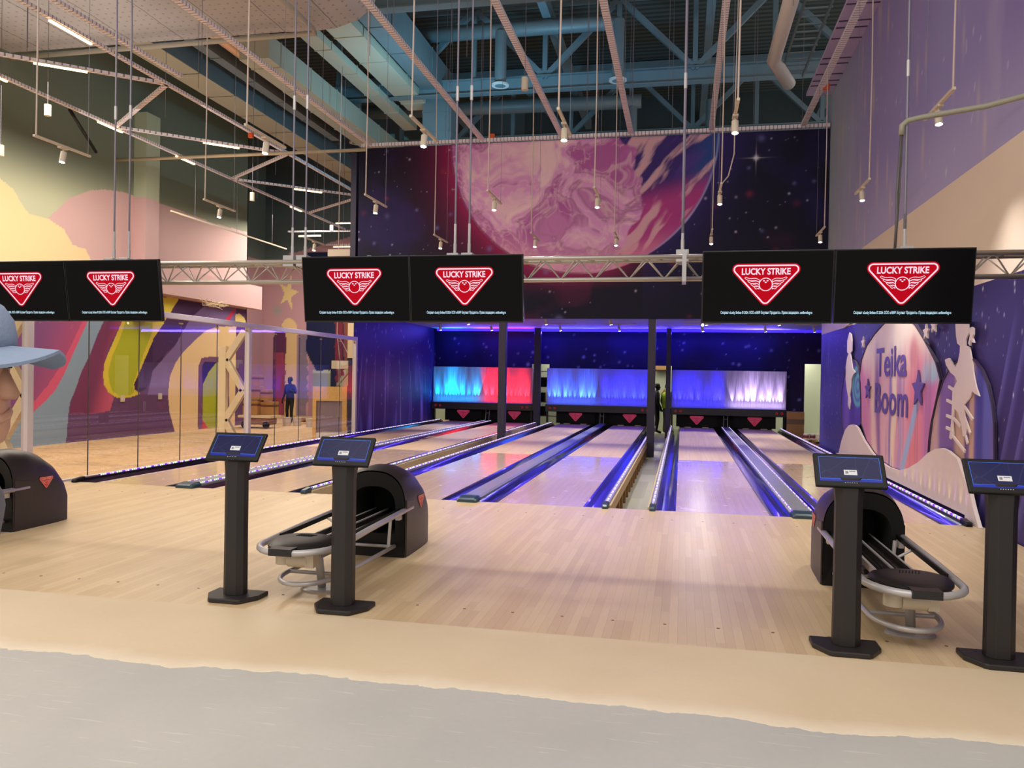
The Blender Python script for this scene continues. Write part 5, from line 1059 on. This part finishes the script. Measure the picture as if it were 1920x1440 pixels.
# ------------------------------------------------------------------ people
def person(name, loc, rz, label, J, edges, rad, zone, mats, head, hair, parts=None):
    me = bpy.data.meshes.new(name); names = list(J); me.from_pydata([J[n] for n in names], [(names.index(a), names.index(b)) for a, b in edges], [])
    o = bpy.data.objects.new(name, me); C.objects.link(o); sk = o.modifiers.new('s', 'SKIN'); sk.use_smooth_shade = True
    for i, n in enumerate(names): v = me.skin_vertices[0].data[i]; v.radius = rad[n] if isinstance(rad[n], tuple) else (rad[n], rad[n]); v.use_root = (n == 'pelvis')
    sd = o.modifiers.new('d', 'SUBSURF'); sd.levels = 2; sd.render_levels = 2
    dg = bpy.context.evaluated_depsgraph_get(); m2 = bpy.data.meshes.new_from_object(o.evaluated_get(dg)); o.modifiers.clear(); o.data = m2; bpy.data.meshes.remove(me)
    bm = bmesh.new(); bm.from_mesh(m2)
    c = Vector(head[0]); f = Vector(head[1]).normalized(); s = head[2]; side = Vector((0, 0, 1)).cross(f)
    def hp(a, b2, z): return c+side*a*s+f*b2*s+Vector((0, 0, z*s))
    hm = MB(); rings = []
    for z, w1, fr, bk in ((-.115, .03, .055, -.02), (-.105, .045, .078, -.03), (-.08, .058, .088, -.05), (-.05, .066, .09, -.07), (-.01, .072, .092, -.09), (.03, .074, .09, -.098), (.07, .07, .082, -.095), (.10, .055, .06, -.075), (.118, .03, .03, -.045)):
        cy_, ry = (fr+bk)/2, (fr-bk)/2; rings.append([hp(w1*math.sin(a), cy_+ry*math.cos(a), z) for a in [2*math.pi*k/18 for k in range(18)]])
    hm.loft(rings); hm.loft([[hp(x, .088+y, z) for x, y in ((-.014*k, 0), (0, .026*k), (.014*k, 0), (0, -.02))] for z, k in ((.012, .3), (-.01, .7), (-.03, 1), (-.038, .7))])
    for sx in (-1, 1): hm.loft([[hp(sx*(.072+.012*k), -.005+.02*math.cos(a), -.012+.03*math.sin(a)) for a in [2*math.pi*j/8 for j in range(8)]] for k in (0, 1)])
    hm.loft([[hp(.024*math.sin(a), .088+.006*abs(math.cos(a)), -.062+.007*math.cos(a)) for a in [2*math.pi*j/10 for j in range(10)]], [hp(.012*math.sin(a), .096, -.062+.003*math.cos(a)) for a in [2*math.pi*j/10 for j in range(10)]]])
    for v in hm.v: pass
    hmo = bpy.data.meshes.new('h'); hmo.from_pydata(hm.v, [], hm.f); bm.from_mesh(hmo); bpy.data.meshes.remove(hmo)
    bmesh.ops.recalc_face_normals(bm, faces=bm.faces)
    for fc in bm.faces: fc.smooth = True; fc.material_index = zone(fc.calc_center_median())
    bm.to_mesh(m2); bm.free()
    m2.materials.clear()
    for m in mats: m2.materials.append(m)
    o.location = loc; o.rotation_euler = (0, 0, rz); o.name = name; tag(o, label, 'person')
    hr_ = MB(); rg2 = []
    for z, w1, fr, bk in ((-.03, .076, -.03, -.10), (.02, .080, .02, -.108), (.05, .080, .088, -.106), (.085, .074, .088, -.10), (.112, .055, .062, -.08), (.13, .02, .03, -.04)):
        cy_, ry = (fr+bk)/2, (fr-bk)/2; rg2.append([hp(w1*math.sin(a), cy_+ry*math.cos(a), z) for a in [2*math.pi*k/18 for k in range(18)]])
    hr_.loft(rg2); hr_.build('hair', hair, o, smooth=True)
    ey = MB()
    for sx in (-1, 1): p = hp(sx*.03, .088, 0); ey.ball(p, .009*s, .009*s, .007*s, 8, 6)
    ey.build('eye', M_VOID, o, smooth=True); return o
BASE = dict(pelvis=(0, 0, .95), waist=(0, 0, 1.08), chest=(0, 0, 1.32), neck=(0, 0, 1.48), headb=(0, .01, 1.57), hipl=(-.09, 0, .90), hipr=(.09, 0, .90), kneel=(-.11, .03, .50), kneer=(.11, .03, .50), ankl=(-.11, -.02, .09), ankr=(.11, -.02, .09), toel=(-.12, .16, .035), toer=(.12, .16, .035),
            shl=(-.17, 0, 1.43), shr=(.17, 0, 1.43), ell=(-.24, -.02, 1.15), elr=(.24, -.02, 1.15), wrl=(-.25, .1, .92), wrr=(.25, .1, .92), hal=(-.25, .13, .84), har=(.25, .13, .84))
EDG = [('pelvis', 'waist'), ('waist', 'chest'), ('chest', 'neck'), ('neck', 'headb'), ('pelvis', 'hipl'), ('pelvis', 'hipr'), ('hipl', 'kneel'), ('hipr', 'kneer'), ('kneel', 'ankl'), ('kneer', 'ankr'), ('ankl', 'toel'), ('ankr', 'toer'), ('chest', 'shl'), ('chest', 'shr'), ('shl', 'ell'), ('shr', 'elr'), ('ell', 'wrl'), ('elr', 'wrr'), ('wrl', 'hal'), ('wrr', 'har')]
RAD = dict(pelvis=(.15, .11), waist=(.15, .11), chest=(.17, .12), neck=.06, headb=.055, hipl=.095, hipr=.095, kneel=.065, kneer=.065, ankl=.05, ankr=.05, toel=.04, toer=.04, shl=.07, shr=.07, ell=.05, elr=.05, wrl=.035, wrr=.035, hal=.03, har=.03)
for n in ('l', 'r'):                                                     # five fingers on each hand
    sgn = -1 if n == 'l' else 1; h = Vector(BASE['ha'+n])
    for i, (dx, ln) in enumerate(((-.03, .055), (-.01, .07), (.01, .066), (.028, .052))):
        BASE['f%s%d' % (n, i)] = tuple(h+Vector((0, dx+.01, -ln*.6))); BASE['g%s%d' % (n, i)] = tuple(h+Vector((-sgn*.012, dx+.012, -ln*1.2))); EDG += [('ha'+n, 'f%s%d' % (n, i)), ('f%s%d' % (n, i), 'g%s%d' % (n, i))]; RAD['f%s%d' % (n, i)] = .0095; RAD['g%s%d' % (n, i)] = .008
    BASE['t'+n] = tuple(h+Vector((-sgn*.01, .05, -.01))); EDG.append(('ha'+n, 't'+n)); RAD['t'+n] = .011
M_SK = mat('skin', (196, 146, 120), .5); M_HR = mat('hair_dark', (34, 26, 24), .6); M_DK = mat('trousers_black', (24, 22, 26), .8); M_BLU = mat('jacket_blue', (70, 110, 170), .7); M_GRY = mat('shirt_grey', (110, 108, 112), .8); M_HV = mat('hi_vis', (206, 240, 40), .5, emit=(206, 240, 40), es=.0); M_KH = mat('trousers_khaki', (120, 110, 90), .8); M_REF = mat('reflective_tape', (200, 204, 204), .3)
def zstd(top, bot, hand=.9):
    def z(c): return 2 if c.z > 1.50 else (2 if (abs(c.x) > .19 and c.z < hand) else (1 if c.z > .93 else (3 if c.z < .09 else 0)))
    return z
J = dict(BASE); J['wrl'] = (-.10, .22, 1.30); J['hal'] = (-.06, .24, 1.38); J['kneel'] = (-.10, .05, .50); J['ankl'] = (-.06, -.02, .09); J['toel'] = (-.05, .15, .035)
for i in range(4): J['fl%d' % i] = (-.06+.012*i, .25, 1.43); J['gl%d' % i] = (-.05+.012*i, .24, 1.47)
J['tl'] = (-.02, .25, 1.40)
person('person', (-14.35, 18.3, -.35), R(172), 'person in blue hooded jacket and black trousers beyond the glass', J, EDG, RAD, zstd(0, 0), [M_DK, M_BLU, M_SK, M_BLACK], ((0, .02, 1.64), (.15, 1, -.1), 1.0), M_HR)
p2 = person('person', (-.50, 19.2, -.35), R(200), 'person in a yellow hi-vis vest seen from behind in the doorway', dict(BASE), EDG, RAD, zstd(0, 0), [M_KH, M_DK, M_SK, M_WHITE], ((0, .02, 1.64), (0, 1, 0), 1.0), M_HR); p2.rotation_euler = (0, 0, R(-40))
def vest(par):
    rg = [[(w*math.cos(a), d*math.sin(a), z) for a in [2*math.pi*k/20 for k in range(20)]] for z, w, d in ((.90, .20, .155), (1.1, .195, .15), (1.3, .215, .16), (1.42, .19, .13), (1.47, .10, .09))]
    MB().loft(rg, cap=False).build('vest', M_HV, par, smooth=True)
    MB().loft([[(x*1.01, y*1.01, z+dz) for x, y, z in rg[1]] for dz in (0, .05)], cap=False).build('reflective_band', M_REF, par)
vest(p2)
p3 = person('person', (-.86, 19.3, -.35), R(250), 'person in grey shirt and dark headgear facing the hi-vis worker', dict(BASE), EDG, RAD, zstd(0, 0), [M_DK, M_GRY, M_SK, M_DK], ((0, .02, 1.64), (0, 1, 0), 1.0), M_HR); p3.rotation_euler = (0, 0, R(-80))

# ---- the passer-by at the left edge, close to the viewer: head in a grey cap, shoulders
def passerby():
    # local frame: +x is where the face looks, z up; origin on the floor below the head
    H = 1.508
    t = thing('passer_by', (-1.262, -8.602, .035), 'person in a grey-blue peaked cap, close up, cut by the left edge', 'person', rz=R(11.8))
    J = dict(BASE); E2 = EDG
    me = MB()
    prof = []
    for z, fr, bk, w1 in ((-.150, .020, -.05, .045), (-.125, .060, -.05, .048), (-.112, .078, -.055, .052), (-.09, .086, -.062, .058), (-.06, .086, -.075, .064), (-.03, .084, -.088, .069), (0, .080, -.096, .073), (.03, .084, -.10, .075), (.06, .082, -.10, .074), (.09, .072, -.092, .066), (.112, .045, -.06, .045)):
        cx, rx = (fr+bk)/2, (fr-bk)/2; prof.append([(cx+rx*math.cos(a), w1*math.sin(a), z) for a in [2*math.pi*k/24 for k in range(24)]])
    me.loft(prof); me.loft([[(x+.078, y, z) for x, y in ((0, -.016*k), (.034*k, 0), (0, .016*k), (-.02, 0))] for z, k in ((.018, .3), (-.005, .65), (-.028, 1), (-.038, .75))])
    me.loft([[(.080+.008*math.cos(a)*q, .024*math.sin(a), -.066+.006*math.sin(2*a)+dz) for a in [2*math.pi*k/12 for k in range(12)]] for q, dz in ((1, -.008), (1.6, 0), (1, .007))])
    for s in (-1, 1): me.ball((-.008, s*.075, -.012), .018, .009, .032, 12, 8)
    me.tube([(-.02, 0, -.10), (-.035, 0, -.20), (-.045, 0, -.27)], .055, 18, rad=[.052, .056, .07]); me.xf(Matrix.Translation((0, 0, H)))
    # torso, arms and legs as one skinned surface
    sk = bpy.data.meshes.new('b'); JJ = {k2: (v[1]-.30+.17*v[2]-(.15 if k2[:2] in ('el', 'wr', 'ha', 'fl', 'fr', 'gl', 'gr', 'tl', 'tr') else 0), -v[0]*.9, v[2]*.90-.03 if v[2] > .1 else v[2]) for k2, v in BASE.items() if k2 != 'headb'}; EE = [(a, b) for a, b in EDG if 'headb' not in (a, b)]; nm = list(JJ)
    sk.from_pydata([JJ[n] for n in nm], [(nm.index(a), nm.index(b)) for a, b in EE], []); ob = bpy.data.objects.new('b', sk); C.objects.link(ob); ob.modifiers.new('s', 'SKIN')
    for i, n in enumerate(nm): v = sk.skin_vertices[0].data[i]; v.radius = RAD[n] if isinstance(RAD[n], tuple) else (RAD[n], RAD[n]); v.use_root = n == 'pelvis'
    sd = ob.modifiers.new('d', 'SUBSURF'); sd.levels = 2; dg = bpy.context.evaluated_depsgraph_get(); m2 = bpy.data.meshes.new_from_object(ob.evaluated_get(dg)); bpy.data.objects.remove(ob)
    o0 = len(me.f); me.add([tuple(v.co) for v in m2.vertices], [tuple(p.vertices) for p in m2.polygons], 1)
    for i in range(o0, len(me.f)):
        c = sum((Vector(me.v[j]) for j in me.f[i]), Vector())/len(me.f[i]); me.mi[i] = 0 if (abs(c.y) > .19 and c.z < .76) else (1 if c.z > .80 else 2)
    me.build('body', [M_SK, M_GRY, M_DK], t, smooth=True)
    MC_CAP = mat('cap_cloth', (128, 142, 166), .8, bump=.2, bscale=120)
    cap = MB().loft([[(-.008+(.101 if math.cos(a) > 0 else .104)*s*math.cos(a), .083*s*math.sin(a), H+z) for a in [2*math.pi*k/28 for k in range(28)]] for z, s in ((.045, 1.0), (.075, 1.01), (.105, .95), (.13, .78), (.148, .5), (.153, .15))]); cp = cap.build('cap_crown', MC_CAP, t, smooth=True)
    br = []
    for k in range(15):
        a = R(-72+144*k/14); x0 = -.008+.100*math.cos(a); y0 = .083*math.sin(a); x1 = .10+.080*math.cos(a*1.05); y1 = .088*math.sin(a); br.append(((x0, y0), (x1, y1)))
    n = len(br); vs = []
    for dz in (0, .006): vs += [(p[0], p[1], H+.052+dz-abs(p[1])*.15) for p, q in br]+[(q[0], q[1], H+.046+dz-abs(q[1])*.35) for p, q in br]
    fs = [(i, i+1, n+i+1, n+i) for i in range(n-1)]+[(2*n+i, 3*n+i, 3*n+i+1, 2*n+i+1) for i in range(n-1)]+[(n+i, n+i+1, 3*n+i+1, 3*n+i) for i in range(n-1)]
    MB().add(vs, fs).build('cap_brim', MC_CAP, t)
    MB().loft([[(-.012+x*s, y*s, H+z) for x, y in [(.1*math.cos(a), .083*math.sin(a)) for a in [R(60+240*k/16) for k in range(17)]]] for z, s in ((-.05, .93), (.0, .985), (.05, .99))], cap=False, closed=False).build('hair', M_HR, t, smooth=True)
    e = MB()
    for s in (-1, 1): e.ball((.063, s*.034, H+.004), .009, .012, .006, 12, 8); e.bar((.082, s*.014, H+.026), (.052, s*.060, H+.028), .010, .016)
    e.build('eye', M_VOID, t, smooth=True)
    return t
passerby()
